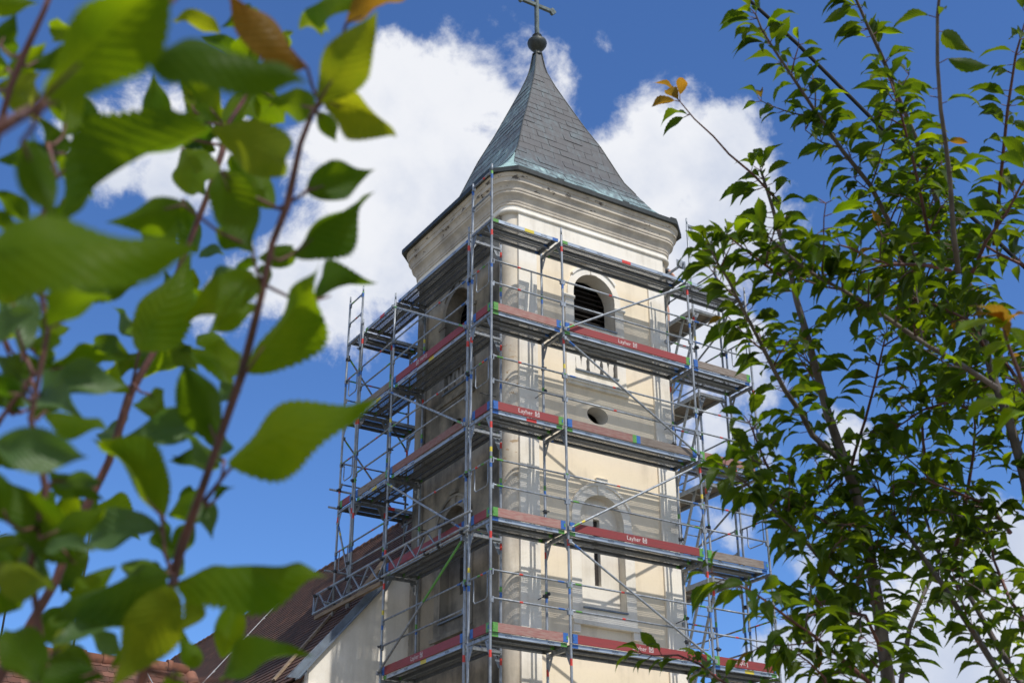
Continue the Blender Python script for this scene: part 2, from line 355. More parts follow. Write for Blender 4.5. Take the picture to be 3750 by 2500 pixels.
# ------------------------------------------------------------------ ground
gm, gt = newmat('ground_grass')
gg = gt.new('ShaderNodeNewGeometry'); gn = gt.noise((gg, 'Position'), 0.35, 8, 0.65); gn2 = gt.noise((gg, 'Position'), 9, 8, 0.7)
gc = gt.mix(gt.ramp(gn, [(0.45, 0.0), (0.66, 1.0)]), (0.36, 0.31, 0.24), (0.11, 0.13, 0.05))
gc2 = gt.mix(gt.math('MULTIPLY', gn2, 0.5), MO(gc), (0.14, 0.13, 0.08))
finish(gt, MO(gc2), 0.95, 0, gn2, 0.6, 0.03, 0.2)
b = MB(); S = 900; N = 12
b.add([(-S+2*S*i/N, -S+2*S*j/N, 0) for j in range(N+1) for i in range(N+1)], [(j*(N+1)+i, j*(N+1)+i+1, (j+1)*(N+1)+i+1, (j+1)*(N+1)+i) for j in range(N) for i in range(N)])
g = b.build('ground', gm, None, False); g['kind'] = 'structure'

# ------------------------------------------------------------------ church tower
WL, WR, WF, WB, CC = 0.98, 5.28, 1.05, 5.11, 0.29
TX, TY = 3.13, 3.08
tower = thing('church_tower', (TX, TY, 0), 'square plastered church tower with green copper spire and cross behind scaffolding', 'church tower')
def frR(u, v, d): return Vector((u, WF+d, v))
def frL(u, v, d): return Vector((WL+d, u, v))
def frB(u, v, d): return Vector((u, WB-d, v))
def frE(u, v, d): return Vector((WR-d, u, v))
def rect(u0, u1, v0, v1): return [(u0, v0), (u1, v0), (u1, v1), (u0, v1)]
def arch(c, r, z0, zs, n=18, legs=None):
    """outline from bottom-left up over a round arch to bottom-right (anticlockwise from bottom-left to bottom-right first)"""
    lo = legs if legs else r
    pts = [(c-lo, z0), (c+lo, z0)]
    if legs: pts += [(c+lo, zs-0.12), (c+r, zs-0.12)]
    pts += [(c+r*math.cos(math.pi*i/n), zs+r*math.sin(math.pi*i/n)) for i in range(n+1)]
    if legs: pts += [(c-r, zs-0.12), (c-lo, zs-0.12)]
    return pts
def oval(c, z, rx, rz, n=24): return [(c+rx*math.cos(2*math.pi*i/n), z+rz*math.sin(2*math.pi*i/n)) for i in range(n)]
ZT = 16.05
def detailed_face(fr, c, half, rec, mw, mc, mn):
    fl = rect(c-half, c+half, 0, ZT)
    recess = rect(c-rec, c+rec, 3.0, 15.32)
    b = MB(); b.prism(fl, fr, 0.0, 0.12, [recess], 0); wall = b.build('wall', [mw], tower)
    bell = arch(c, 0.52, 13.87, 14.55); bal = rect(c-0.52, c+0.52, 12.79, 13.24)
    ov = oval(c, 11.89, 0.255, 0.185); nic = arch(c, 0.51, 7.97, 9.70)
    rin = rect(c-rec-0.02, c+rec+0.02, 2.98, 15.34)
    b = MB(); b.prism(rin, fr, 0.045, 0.40, [bell, bal, ov, nic], 0, 0, 1); panel = b.build('wall_panel', [mc, mn], tower)
    # white surround of bell window and balustrade, and of the blind niche
    b = MB(); o = arch(c, 0.67, 12.56, 14.55, 20, 0.735); b.prism(o, fr, 0.018, 0.05, [bell, bal], 0)
    ring = [(c+0.715*math.cos(math.pi*i/24), 14.55+0.715*math.sin(math.pi*i/24)) for i in range(5, 20)]
    ring2 = [(c+0.665*math.cos(math.pi*i/24), 14.55+0.665*math.sin(math.pi*i/24)) for i in range(19, 4, -1)]
    b.prism(ring+ring2, fr, -0.012, 0.05)
    b.prism([(c-0.075, 15.06), (c+0.075, 15.06), (c+0.095, 15.26), (c-0.095, 15.26)], fr, -0.005, 0.05)
    b.prism(rect(c-0.78, c-0.50, 14.38, 14.45), fr, 0.0, 0.05); b.prism(rect(c+0.50, c+0.78, 14.38, 14.45), fr, 0.0, 0.05)
    b.build('window_surround', [mw], tower)
    b = MB(); o = arch(c, 0.70, 7.72, 9.70, 20, 0.735); b.prism(o, fr, 0.018, 0.05, [nic], 0)
    ring = [(c+0.745*math.cos(math.pi*i/24), 9.7+0.745*math.sin(math.pi*i/24)) for i in range(3, 22)]
    ring2 = [(c+0.695*math.cos(math.pi*i/24), 9.7+0.695*math.sin(math.pi*i/24)) for i in range(21, 2, -1)]
    b.prism(ring+ring2, fr, -0.012, 0.05)
    b.prism([(c-0.08, 10.20), (c+0.08, 10.20), (c+0.10, 10.44), (c-0.10, 10.44)], fr, -0.004, 0.05)
    b.prism(rect(c-0.13, c+0.13, 10.46, 10.54), fr, -0.03, 0.05)
    b.build('niche_surround', [mw], tower)
    # sills and apron
    b = MB(); b.prism(rect(c-0.76, c+0.76, 7.62, 7.70), fr, -0.06, 0.05); b.prism(rect(c-0.76, c-0.60, 7.47, 7.62), fr, -0.03, 0.05); b.prism(rect(c+0.60, c+0.76, 7.47, 7.62), fr, -0.03, 0.05)
    b.prism(rect(c-0.50, c+0.50, 7.94, 7.968), fr, -0.03, 0.22, (), 1); b.build('niche_sill', [mw, lead], tower)
    b = MB(); b.prism(rect(c-0.79, c+0.79, 12.48, 12.56), fr, -0.07, 0.05); b.prism(rect(c-0.74, c+0.74, 12.42, 12.48), fr, -0.03, 0.05)
    b.prism(rect(c-0.53, c+0.53, 12.755, 12.79), fr, -0.02, 0.38, (), 1); b.build('balustrade_ledge', [mw, lead], tower)
    b = MB(); b.prism(rect(c-0.54, c+0.54, 13.835, 13.868), fr, -0.015, 0.39, (), 0); b.build('window_sill', [lead], tower)
    # niche back with slit window
    slit = rect(c-0.075, c+0.075, 8.47, 9.78)
    b = MB(); b.prism(arch(c, 0.515, 7.95, 9.70), fr, 0.22, 0.55, [slit], 0); b.build('niche_back', [mn], tower)
    b = MB(); b.prism(rect(c-0.12, c+0.12, 8.4, 9.85), fr, 0.31, 0.34); b.build('slit_window', [black_int], tower)  # black panel painted as the darkness behind the slit
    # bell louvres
    win = MB(); win.prism(arch(c, 0.56, 13.80, 14.55), fr, 0.62, 0.66); winob = win.build('bell_window', [black_int], tower)  # black sheet behind the slats stands for the unlit interior
    for k in range(11):
        z = 13.93+k*0.115
        hw = 0.52 if z < 14.55 else math.sqrt(max(0.01, 0.52**2-(z-14.55)**2))
        b = MB(); p0 = fr(c, z, 0.415); p1 = fr(c, z+0.085, 0.52); sd = (fr(1, 0, 0)-fr(0, 0, 0))
        b.bar(p0, p1, 0.016, 2*hw, 0, sd); 
        b.build('louvre_slat', [black_int], winob)
    # black sheet behind the oval hole, painted as the dark inside
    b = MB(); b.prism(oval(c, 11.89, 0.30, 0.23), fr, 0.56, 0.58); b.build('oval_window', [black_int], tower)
    # balustrade: white vase balusters set as crossing bars
    balo = MB(); balo.prism(rect(c-0.56, c+0.56, 12.74, 13.29), fr, 0.50, 0.54); bo = balo.build('balustrade', [black_int], tower)  # backing painted black for the shade behind the bars
    for k in range(3):
        cc = c-0.335+k*0.335
        for sgn in (-1, 1):
            b = MB()
            poly = [(cc+sgn*0.172, 13.24), (cc+sgn*0.055, 13.24), (cc+sgn*0.012, 13.02), (cc+sgn*-0.004, 12.79), (cc+sgn*0.112, 12.79), (cc+sgn*0.135, 12.93), (cc+sgn*0.128, 13.05)]
            b.prism(poly, fr, 0.08+0.004*(sgn+1), 0.24); b.build('baluster', [mw], bo)
    return wall
detailed_face(frR, TX, TX-WL-CC, 1.43, pl_white, pl_cream, pl_niche)
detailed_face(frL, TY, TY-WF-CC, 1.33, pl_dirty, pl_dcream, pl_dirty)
b = MB(); b.prism(rect(WL+CC, WR-CC, 0, ZT), frB, 0, 0.4); b.build('wall', [pl_dirty], tower)
b = MB(); b.prism(rect(WF+CC, WB-CC, 0, ZT), frE, 0, 0.4); b.build('wall', [pl_white], tower)
# rounded corner shafts between two small steps
def corner_profile(ix, iy):
    sx, sy = (1, -1)[ix], (1, -1)[iy]; x0, y0 = (WL, WR)[ix], (WF, WB)[iy]
    pts = [(x0, y0+sy*CC), (x0+sx*0.055, y0+sy*CC)]
    for i in range(1, 12):
        a = math.pi/2*i/12
        pts.append((x0+sx*(CC-(CC-0.055)*math.cos(a)), y0+sy*(CC-(CC-0.055)*math.sin(a))))
    pts += [(x0+sx*CC, y0+sy*0.055), (x0+sx*CC, y0)]
    return pts
for ix in (0, 1):
    for iy in (0, 1):
        p = corner_profile(ix, iy); n = len(p); b = MB()
        b.add([(x, y, 0) for x, y in p]+[(x, y, ZT) for x, y in p], [(i, i+1, n+i+1, n+i) for i in range(1, n-2)], 0, True)
        b.build('corner_shaft', [pl_corner], tower)
def outline(o, n=10):
    pts = []
    for (cx, cy, a0) in ((WL+CC, WF+CC, 180), (WR-CC, WF+CC, 270), (WR-CC, WB-CC, 0), (WL+CC, WB-CC, 90)):
        for i in range(n+1):
            a = R_(a0+90*i/n); pts.append((cx+(CC+o)*math.cos(a), cy+(CC+o)*math.sin(a)))
    return pts
def sweep(b, prof, n=10, mat=0):
    rings = [[(x, y, z) for x, y in outline(o, n)] for o, z in prof]; k = len(rings[0])
    vs = [p for r in rings for p in r]
    b.add(vs, [(i*k+j, i*k+(j+1) % k, (i+1)*k+(j+1) % k, (i+1)*k+j) for i in range(len(rings)-1) for j in range(k)], mat)
b = MB(); sweep(b, [(-0.15, 16.0), (0.026, 16.0), (0.038, 16.015), (0.042, 16.035), (0.038, 16.055), (0.026, 16.07), (0.012, 16.085), (0.012, 16.16)]); b.build('astragal', [pl_white], tower)
b = MB(); sweep(b, [(0.012, 16.155), (0.035, 16.16), (0.035, 16.215), (0.045, 16.22), (0.055, 16.28), (0.085, 16.34), (0.13, 16.385), (0.145, 16.395), (0.145, 16.445), (0.16, 16.45), (0.165, 16.50), (0.18, 16.55), (0.21, 16.59), (0.235, 16.60), (0.235, 16.71), (0.25, 16.715), (0.27, 16.76), (0.285, 16.80), (0.285, 16.86)])
b.build('cornice', [pl_cornice], tower)

# copper spire
PROF = [(0.07, 22.30), (0.136, 21.73), (0.268, 21.27), (0.554, 20.46), (0.733, 19.96), (1.008, 19.275), (1.178, 18.755), (1.344, 18.245), (1.561, 17.82), (1.823, 17.385), (2.06, 17.12), (2.36, 16.90)]
def s_of(z):
    for (s0, z0), (s1, z1) in zip(PROF, PROF[1:]):
        if z <= z0 and z >= z1: return s0+(s1-s0)*(z0-z)/(z0-z1)
    return PROF[-1][0] if z < PROF[-1][1] else PROF[0][0]
KX = 1.06                                                                   # the tower is a little wider than deep
HZ = 17.88; HS = s_of(HZ); EZ = 16.90
def lim(z): return s_of(z) if z >= HZ else HS+(HZ-z)/(HZ-EZ)*(2.36-0.42-HS)
zs = [22.30]; 
while zs[-1] > EZ+0.02:                                                     # equal steps down the slope
    z = zs[-1]; dz = 0.002
    acc_ = 0
    while acc_ < 0.225 and z > EZ:
        ds = s_of(z-dz)-s_of(z); acc_ += math.hypot(ds, dz); z -= dz
    zs.append(max(z, EZ))
def frame(face, a, s, z, lift=0.0):
    """a along the face, s outwards"""
    s = s+lift
    return {0: Vector((TX+a*KX, TY-s, z)), 1: Vector((TX-s*KX, TY-a, z)), 2: Vector((TX-a*KX, TY+s, z)), 3: Vector((TX+s*KX, TY+a, z))}[face]
roof = MB()
rows = [(22.30, 0)]+[(z, 0) for z in zs[1:]]
for face in range(4):
    vs = []; 
    for z in zs: vs += [frame(face, -lim(z), s_of(z)-0.012, z), frame(face, lim(z), s_of(z)-0.012, z)]
    roof.add(vs, [(2*i, 2*i+1, 2*i+3, 2*i+2) for i in range(len(zs)-1)], 0 if face in (0, 3) else 1)
ro = roof.build('roof', [cop_front, cop_side], tower)
# corner sprockets (pale verdigris triangles over the cut-off eave corners)
for fa, fb_ in ((0, 1), (0, 3), (2, 1), (2, 3)):
    vs = []; nseg = 6
    for i in range(nseg+1):
        z = HZ+(EZ-HZ)*i/nseg
        sa = {(0, 1): (-1, 1), (0, 3): (1, -1), (2, 1): (1, -1), (2, 3): (-1, 1)}[(fa, fb_)]
        p = frame(fa, sa[0]*lim(z), s_of(z)+0.004, z); q = frame(fb_, sa[1]*lim(z), s_of(z)+0.004, z)
        vs += [p, q]
    b = MB(); b.add(vs, [(2*i, 2*i+1, 2*i+3, 2*i+2) for i in range(nseg)], 0, True); b.build('corner_flashing', [cop_pale], ro)
# shingles of the two faces in view
for face in (0, 1):
    for r in range(3, len(zs)-1):
        zt, zb = zs[r], zs[r+1]; st, sb = s_of(zt), s_of(zb); lt, lb = lim(zt), lim(zb)
        last = r == len(zs)-2
        pitch = 0.47 if not last else 0.9; off = (0.5 if r % 2 else 0.0)+rnd.uniform(-0.08, 0.08)
        k0 = math.floor(-lb/pitch-off)-1
        cuts = [c for c in [(k0+i+off)*pitch for i in range(40)] if -lb+0.1 < c < lb-0.1]
        edges = [-lb]+cuts+[lb]
        for e0, e1 in zip(edges, edges[1:]):
            g_ = 0.006
            a0t, a1t = max(e0, -lt), min(e1, lt)
            if e0 == -lb: a0t = -lt
            if e1 == lb: a1t = lt
            if a1t-a0t < 0.005:
                mid = max(-lt, min(lt, (e0+e1)/2)); a0t = a1t = mid
            up = 0.009+rnd.uniform(-0.004, 0.006)
            zb_s = zb; zb = zb-rnd.choice((0, 0, 0.004, 0.008, 0.015)); q = [frame(face, e0+g_, sb, zb, up), frame(face, e1-g_, sb, zb, up), frame(face, a1t-g_/2, st, zt, 0.001), frame(face, a0t+g_/2, st, zt, 0.001)]
            qq = [frame(face, e0+g_, sb, zb, -0.004), frame(face, e1-g_, sb, zb, -0.004), frame(face, a1t-g_/2, st, zt, -0.01), frame(face, a0t+g_/2, st, zt, -0.01)]
            b = MB(); b.add(q+qq, [(0, 1, 2, 3), (4, 7, 6, 5), (0, 4, 5, 1), (1, 5, 6, 2), (2, 6, 7, 3), (3, 7, 4, 0)])
            zb = zb_s; b.build('shingle', [(cop_pale if last else (cop_front, cop_side)[face])], ro, False)
# hip rolls, eave drip edge, top cap
for sx, sy in ((-1, -1), (1, -1), (-1, 1), (1, 1)):
    b = MB(); b.tube([(TX+sx*KX*(s_of(z)+0.004), TY+sy*(s_of(z)+0.004), z) for z in zs if z > HZ]+[(TX+sx*KX*HS, TY+sy*HS, HZ)], 0.014, 6); b.build('hip_roll', [cop_dark], ro)
ev = [(TX-2.36+0.42, TY-2.36), (TX+2.36-0.42, TY-2.36), (TX+2.36, TY-2.36+0.42), (TX+2.36, TY+2.36-0.42), (TX+2.36-0.42, TY+2.36), (TX-2.36+0.42, TY+2.36), (TX-2.36, TY+2.36-0.42), (TX-2.36, TY-2.36+0.42)]
cen = Vector((TX, TY, 0))
def evo(o): return [(TX+(x-TX)*KX*(1+o/2.36), TY+(y-TY)*(1+o/2.36)) for x, y in ev]
b = MB(); rr_ = [[(x, y, z) for x, y in evo(o)] for o, z in ((0.0, 16.905), (0.018, 16.90), (0.018, 16.80), (0.0, 16.79), (-0.25, 16.83))]
b.add([p for r in rr_ for p in r], [(i*8+j, i*8+(j+1) % 8, (i+1)*8+(j+1) % 8, (i+1)*8+j) for i in range(4) for j in range(8)]); b.build('eave_edge', [cop_dark], ro)
for fx in (0.9, 2.6, 3.9):
    b = MB(); b.bx(TX-1.9+fx-0.06, TX-1.9+fx+0.10, TY-2.33, TY-2.30, 16.94, 16.975); b.build('snow_catch', [cop_dark], ro)
fin = MB()
fin.lathe((TX, TY, 22.24), [(0.10, 0), (0.10, 0.05), (0.075, 0.06), (0.075, 0.11), (0.10, 0.12), (0.175, 0.20), (0.232, 0.29), (0.245, 0.355), (0.23, 0.41), (0.18, 0.445), (0.12, 0.46), (0.105, 0.475), (0.105, 0.57), (0.12, 0.585), (0.105, 0.60), (0.0, 0.60)], 24)
fin.build('finial_ball', [cop_dark], tower)
cr = MB()
cr.box((TX, TY, 23.55), (0.085, 0.085, 1.45)); 
ZA = 23.80
cr.box((TX, TY, ZA), (0.92, 0.078, 0.085))
cr.bx(TX-0.028, TX+0.028, TY-0.055, TY+0.055, 22.9, 24.3)
for (x, z) in ((TX-0.47, ZA), (TX+0.47, ZA), (TX, 24.32)):
    for dx, dz in ((0.05, 0), (-0.05, 0), (0, 0.05), (0, -0.05)):
        cr.prism([(x+dx+0.048*math.cos(2*math.pi*i/14), z+dz+0.048*math.sin(2*math.pi*i/14)) for i in range(14)], lambda u, v, d: Vector((u, TY+d, v)), -0.04-abs(dx)*0.05, 0.04)
cr.build('cross', [cop_cross], tower)

# ------------------------------------------------------------------ nave behind the tower
NG, NR, NZ, NS, NEND = 5.02, 3.13, 12.06, 1.165, 26.2
EAX = -1.22
def nz(x): return NZ-NS*abs(NR-x)
nave = thing('church_nave', (NR, 15, 0), 'church nave with brown tiled roof and pale gable wall behind the tower', 'church')
NW = -0.86
def frG(u, v, d): return Vector((u, NG+d, v))
b = MB(); xe = 2*NR-NW
b.prism([(NW-0.16, 0), (xe, 0), (xe, nz(xe)-0.1), (NR, NZ+0.06), (NW-0.16, nz(NW-0.16)-0.02)], frG, 0, 0.42); b.build('gable_wall', [pl_nave], nave)
b = MB(); b.bx(NW, NW+0.4, NG+0.43, NEND, 0, nz(NW)-0.3); b.build('side_wall', [pl_nave], nave)
b = MB(); b.bx(xe-0.4, xe, NG+0.43, NEND, 0, nz(NW)-0.3); b.build('side_wall', [pl_nave], nave)
b = MB(); b.bx(NW+0.41, xe-0.41, NEND-0.4, NEND-0.01, 0, 7.0); b.build('end_wall', [pl_nave], nave)
# roof deck under the tiles
b = MB()
nr_ = Vector((-NS, 0, 1)).normalized()
for sg in (1, -1):
    ex = EAX if sg > 0 else 2*NR-EAX
    vs = [(ex, NG+0.2, nz(ex)-0.07), (NR, NG+0.2, NZ-0.05), (NR, NEND, NZ-0.05), (ex, NEND, nz(ex)-0.05)]
    b.add(vs+[(x, y, z-0.12) for x, y, z in vs], [(0, 1, 2, 3), (4, 7, 6, 5), (0, 4, 5, 1), (1, 5, 6, 2), (2, 6, 7, 3), (3, 7, 4, 0)])
nro = b.build('roof', [tile_brown], nave)
# beaver-tail tiles, courses parallel to the ridge
sl_dir = Vector((1, 0, NS)).normalized(); sn = Vector((-NS, 0, 1)).normalized(); ydir = Vector((0, 1, 0))
slope_len = (NR-EAX)*math.hypot(1, NS)
def tile_verts(wd, ln, th, tilt=0.055):
    """local: x across, y up the slope, z out; rounded lower edge, thick front lip"""
    pts = [(-wd/2, 0.02), (-wd*0.28, 0.0), (wd*0.28, 0.0), (wd/2, 0.02), (wd/2, ln), (-wd/2, ln)]
    top = [(x, y, th+0.012-y*tilt) for x, y in pts]; bot = [(x, y, 0.010-y*tilt) for x, y in pts]
    n = len(pts); fs = [tuple(range(n)), tuple(reversed(range(n, 2*n)))]+[(i, n+i, n+(i+1) % n, (i+1) % n) for i in range(n)]
    return top+bot, fs
TW, TC = 0.19, 0.155
tv, tf = tile_verts(TW-0.008, 0.24, 0.030, 0.11)
mbt = MB(); mbt.add(tv, tf); tile_me = mbt.mesh('roof_tile', [tile_brown])
def slope_tiles(y0, y1, org_fn, ax_y, ax_up, ax_n, nrows, ncols, tw, tc, me, mat, parent, score, jitter=0.003):
    allp = []
    for r in range(nrows):
        for c in range(ncols):
            a = (c+0.5*(r % 2))*tw+tw/2
            p = org_fn(a, r*tc)
            p = p+ax_n*rnd.uniform(0, jitter)+ax_up*rnd.uniform(-0.004, 0.004)
            allp.append((score(p), p))
    allp.sort(key=lambda q: q[0])
    rot = Matrix((ax_y, ax_up, ax_n)).transposed()
    for s_, p in allp[:300]:
        place('roof_tile', me, parent, Matrix.Translation(p) @ rot.to_4x4() @ Matrix.Rotation(rnd.uniform(-0.012, 0.012), 4, 'Z'))
    base = np.array([v.co for v in me.vertices]); nv = len(base); polys = [tuple(p.vertices) for p in me.polygons]
    rest = allp[300:]
    if rest:
        R3 = np.array(rot); tr = base @ R3.T
        V = np.concatenate([tr+np.array(p) for _, p in rest]); F = [tuple(i*nv+j for j in f) for i in range(len(rest)) for f in polys]
        m2 = D.meshes.new('roof_tiles'); m2.from_pydata(V.tolist(), [], F); m2.materials.append(mat)
        o = place('roof_tiles', m2, parent); o['kind'] = 'stuff'
def nave_org(a, t): return Vector((EAX-0.03, NG+0.22, nz(EAX)-0.05))+ydir*a+sl_dir*t
def nscore(p):
    x, y, z = project(p)
    vis = (900 < x < 1560 and 1900 < y < 2480)
    return (0 if vis else 1000)+z
nrows = int(slope_len/TC); ncols = int((NEND-NG-0.22)/TW)
slope_tiles(0, 0, nave_org, -ydir, sl_dir, sn, nrows, ncols, TW, TC, tile_me, tile_brown, nro, nscore)
nrt = MB()
for k in range(53):
    y = NG+0.5+k*0.4
    nrt.tube([(NR, y, NZ-0.03), (NR, y+0.40, NZ-0.045)], [0.115, 0.10], 10)
nrt.build('ridge_capping', [tile_brown], nro)
# metal verge flashing along the gable
b = MB()
p0 = Vector((EAX-0.06, NG+0.09, nz(EAX-0.06)+0.06)); p1 = Vector((NR-1.5, NG+0.09, nz(NR-1.5)+0.06))
b.bar(p0, p1, 0.26, 0.03, 0, sn.cross(ydir).cross(sl_dir)); 
b.bar(p0+Vector((0, -0.135, -0.05)), p1+Vector((0, -0.135, -0.05)), 0.02, 0.13, 0, Vector((0, 1, 0)))
b.build('verge_flashing', [lead], nave)
# gutter, its bracket, cavetto eaves moulding
b = MB(); gx, gz = EAX-0.10, nz(EAX)-0.10
prof = [(gx+0.085*math.cos(a), gz+0.085*math.sin(a)) for a in [math.pi+math.pi*i/8 for i in range(9)]]
vs = [(x, NG+0.40, z) for x, z in prof]+[(x, NEND, z) for x, z in prof]; b.add(vs, [(i, i+1, 9+i+1, 9+i) for i in range(8)], 0, True)
b.add([(x, NG+0.40, z) for x, z in prof], [tuple(range(9))]); b.build('gutter', [dark_steel], nave)
b = MB(); prof = [(NW+0.02, gz-0.62), (NW-0.05, gz-0.60), (NW-0.07, gz-0.45), (NW-0.13, gz-0.28), (NW-0.24, gz-0.14), (NW-0.30, gz-0.10), (NW-0.30, gz-0.02), (NW+0.02, gz-0.02)]
b.prism(prof, lambda u, v, d: Vector((u, NG+d, v)), 0.43, NEND-NG-0.1); b.build('eaves_moulding', [pl_nave], nave)
b = MB(); b.prism([(x-0.005, z) for x, z in prof], lambda u, v, d: Vector((u, NG+d, v)), -0.05, 0.425); b.build('eaves_return', [pl_nave], nave)
# lightning conductor down the roof at y = 15.4, with its clips
b = MB(); cp = [Vector((x, 15.95-(2.67-x)*0.42, nz(x)+0.08)) for x in (3.1, 2.6, 2.1, 1.6, 1.1, 0.6, 0.1, -0.6, -1.2)]
b.tube(cp, 0.011, 6)
for p in cp[1:-1:1]: b.bar(p-sn*0.09, p+sn*0.02, 0.02, 0.05)
b.build('lightning_conductor', [conductor], nro)
b = MB(); b.tube([(EAX-0.02, NG+0.62, nz(EAX-0.02)+0.10), (-0.2, NG+0.52, nz(-0.2)+0.09), (0.6, NG+0.5, nz(0.6)+0.09)], 0.012, 6); b.build('lightning_conductor', [conductor], nro)
# loose timber lath lying up the roof next to the girder
b = MB(); b.bar((-1.1, 6.6, nz(-1.1)+0.09), (0.75, 7.3, nz(0.75)+0.09), 0.12, 0.05, 0, sn); tag(b.build('timber_plank', [timber]), 'weathered timber plank lying up the brown nave roof below the girder', 'plank')

# ------------------------------------------------------------------ low annex house at the lower left
AY, AZ, AX0, AX1 = 5.45, 7.0, -9.5, -3.22
ann = thing('annex_house', (-6.3, 5.5, 0), 'low house with red-brown tiled roof and orange ridge tiles at the lower left', 'house')
asl = 0.95
b = MB(); hw_ = 3.2
b.prism([(AY-hw_, 0), (AY+hw_, 0), (AY+hw_, AZ-hw_*asl-0.2), (AY, AZ-0.22), (AY-hw_, AZ-hw_*asl-0.2)], lambda u, v, d: Vector((d, u, v)), AX0+0.2, AX1-0.1); b.build('wall', [pl_nave], ann)
b = MB(); aup = Vector((0, 1, asl)).normalized(); an = Vector((0, -asl, 1)).normalized()
for sg in (1, -1):
    vs = [(AX0, AY-sg*(hw_+0.3), AZ-(hw_+0.3)*asl-0.05), (AX1, AY-sg*(hw_+0.3), AZ-(hw_+0.3)*asl-0.05), (AX1, AY, AZ-0.05), (AX0, AY, AZ-0.05)]
    b.add(vs+[(x, y, z-0.1) for x, y, z in vs], [(0, 1, 2, 3), (4, 7, 6, 5), (0, 4, 5, 1), (1, 5, 6, 2), (2, 6, 7, 3), (3, 7, 4, 0)])
aro = b.build('roof', [tile_red], ann)
tv2, tf2 = tile_verts(0.215, 0.26, 0.02); mbt = MB(); mbt.add(tv2, tf2); tile2 = mbt.mesh('roof_tile', [tile_red])
alen = (hw_+0.3)*math.hypot(1, asl)
slope_tiles(0, 0, lambda a, t: Vector((AX0, AY-hw_-0.3, AZ-(hw_+0.3)*asl-0.05))+Vector((a, 0, 0))+aup*t, Vector((1, 0, 0)), aup, an, int(alen/0.165), int((AX1-AX0)/0.22), 0.22, 0.165, tile2, tile_red, aro,
            lambda p: -p.z-(0.3*(p.x+9)), 0.005)
for k in range(16):
    x0 = AX1-0.02-k*0.395
    b = MB(); b.tube([(x0, AY, AZ-0.055), (x0-0.33, AY, AZ-0.045), (x0-0.335, AY, AZ-0.035), (x0-0.415, AY, AZ-0.03)], [0.125, 0.13, 0.15, 0.15], 14); b.build('ridge_tile', [tile_ridge], aro)
for k in range(9):                                                          # verge tiles along the right-hand gable
    p = Vector((AX1+0.02, AY, AZ-0.06))-aup*(0.12+k*0.38)
    b = MB(); b.tube([p, p-aup*0.33, p-aup*0.335, p-aup*0.40], [0.11, 0.115, 0.13, 0.13], 10); b.build('verge_tile', [tile_ridge], aro)
b = MB(); b.tube([(-4.15, AY-0.02, AZ+0.12), (-4.1, AY-0.3, AZ-0.20), (-3.95, AY-0.9, AZ-0.78), (-3.8, AY-1.6, AZ-1.45)], 0.010, 6); b.build('lightning_conductor', [conductor], aro)
# roof aerials
def aerial(x, y, z0, z1, ang, label):
    t = thing('roof_aerial', (x, y, z0), label, 'aerial')
    m = MB(); m.tube([(x, y, z0), (x, y, z1)], 0.018, 6); m.build('mast', [dark_steel], t)
    d = Vector((math.cos(ang), math.sin(ang), 0)); q = Vector((-d.y, d.x, 0)); c = Vector((x, y, z1-0.08))
    m = MB(); m.tube([c-d*0.6, c+d*0.6], 0.012, 6); m.build('boom', [dark_steel], t)
    for i in range(9):
        p = c+d*(-0.55+i*0.137); L = 0.34-0.018*i; m = MB(); m.tube([p-q*L, p+q*L], 0.007, 5); m.build('element', [dark_steel], t)
for (px_, py_, lab) in ((335, 1912, 'thin television aerial on a mast seen between the blurred leaves, the higher of two'), (62, 1987, 'thin television aerial on a mast at the far left edge, the lower of two')):
    d_ = ray(px_, py_); t_ = (AY+0.1-CAM.y)/d_.y; q_ = CAM+d_*t_
    aerial(q_.x, AY+0.1, AZ-0.1, q_.z+0.08, 0.35, lab)

# ------------------------------------------------------------------ scaffold
def L(i): return 4.95+2.0*i
XA, XB, XC, XD = 0.0, 1.601, 4.740, 6.337
YP, YE, YF, YG = 0.867, 4.015, 5.60, 6.37
FW = 0.73
scaf = thing('scaffold', (3, 0.5, 0), 'galvanised steel tube scaffold with perforated decks and red toe boards round the tower', 'scaffold')
TM = [galv, p_red, p_green, p_blue, p_yellow]
def bands_for(zbase, ztop, seed, every=True):
    r = random.Random(seed); out = []
    for k in range(-2, 7):
        z = L(k)
        a = r.uniform(0.02, 0.07)
        if r.random() < 0.7: out.append((z+0.90-a, z+1.0-a, 3)); 
        if r.random() < 0.7: out.append((z+1.005-a, z+1.10-a, 2))
        if r.random() < 0.12: out.append((z+1.16, z+1.25, 4))
        if r.random() < 0.6: q = r.uniform(0.28, 0.45); out.append((z-q, z-q+0.12, 1))
        if r.random() < 0.12: out.append((z+0.35, z+0.45, r.choice((1, 3, 2))))
    return [(a-zbase, b_-zbase, m) for a, b_, m in out if a > zbase and b_ < ztop]
def standard(x, y, z0, z1, seed, spig=True):
    b = MB(); b.banded((x, y, z0), (x, y, z1-(0.16 if spig else 0)), 0.0242, bands_for(z0, z1, seed), 10)
    if spig: b.tube([(x, y, z1-0.165), (x, y, z1)], 0.019, 10)
    for k in range(-2, 6):                                                  # spigot joints every 2 m
        if z0 < L(k) < z1-0.3: b.tube([(x, y, L(k)-0.02), (x, y, L(k)+0.0)], 0.028, 10)
    if z0 < 0.2: b.bx(x-0.075, x+0.075, y-0.075, y+0.075, 0.0, 0.012)
    return b.build('standard', TM, scaf)
T = L(5)
# right-hand face
for i, (x, z1) in enumerate(((XA, 16.14), (XB, 15.19), (XC, 15.22), (XD, 15.20))):
    standard(x, 0, 0, z1, 100+i); standard(x, FW, 0, 16.08 if i == 0 else 15.12, 120+i)
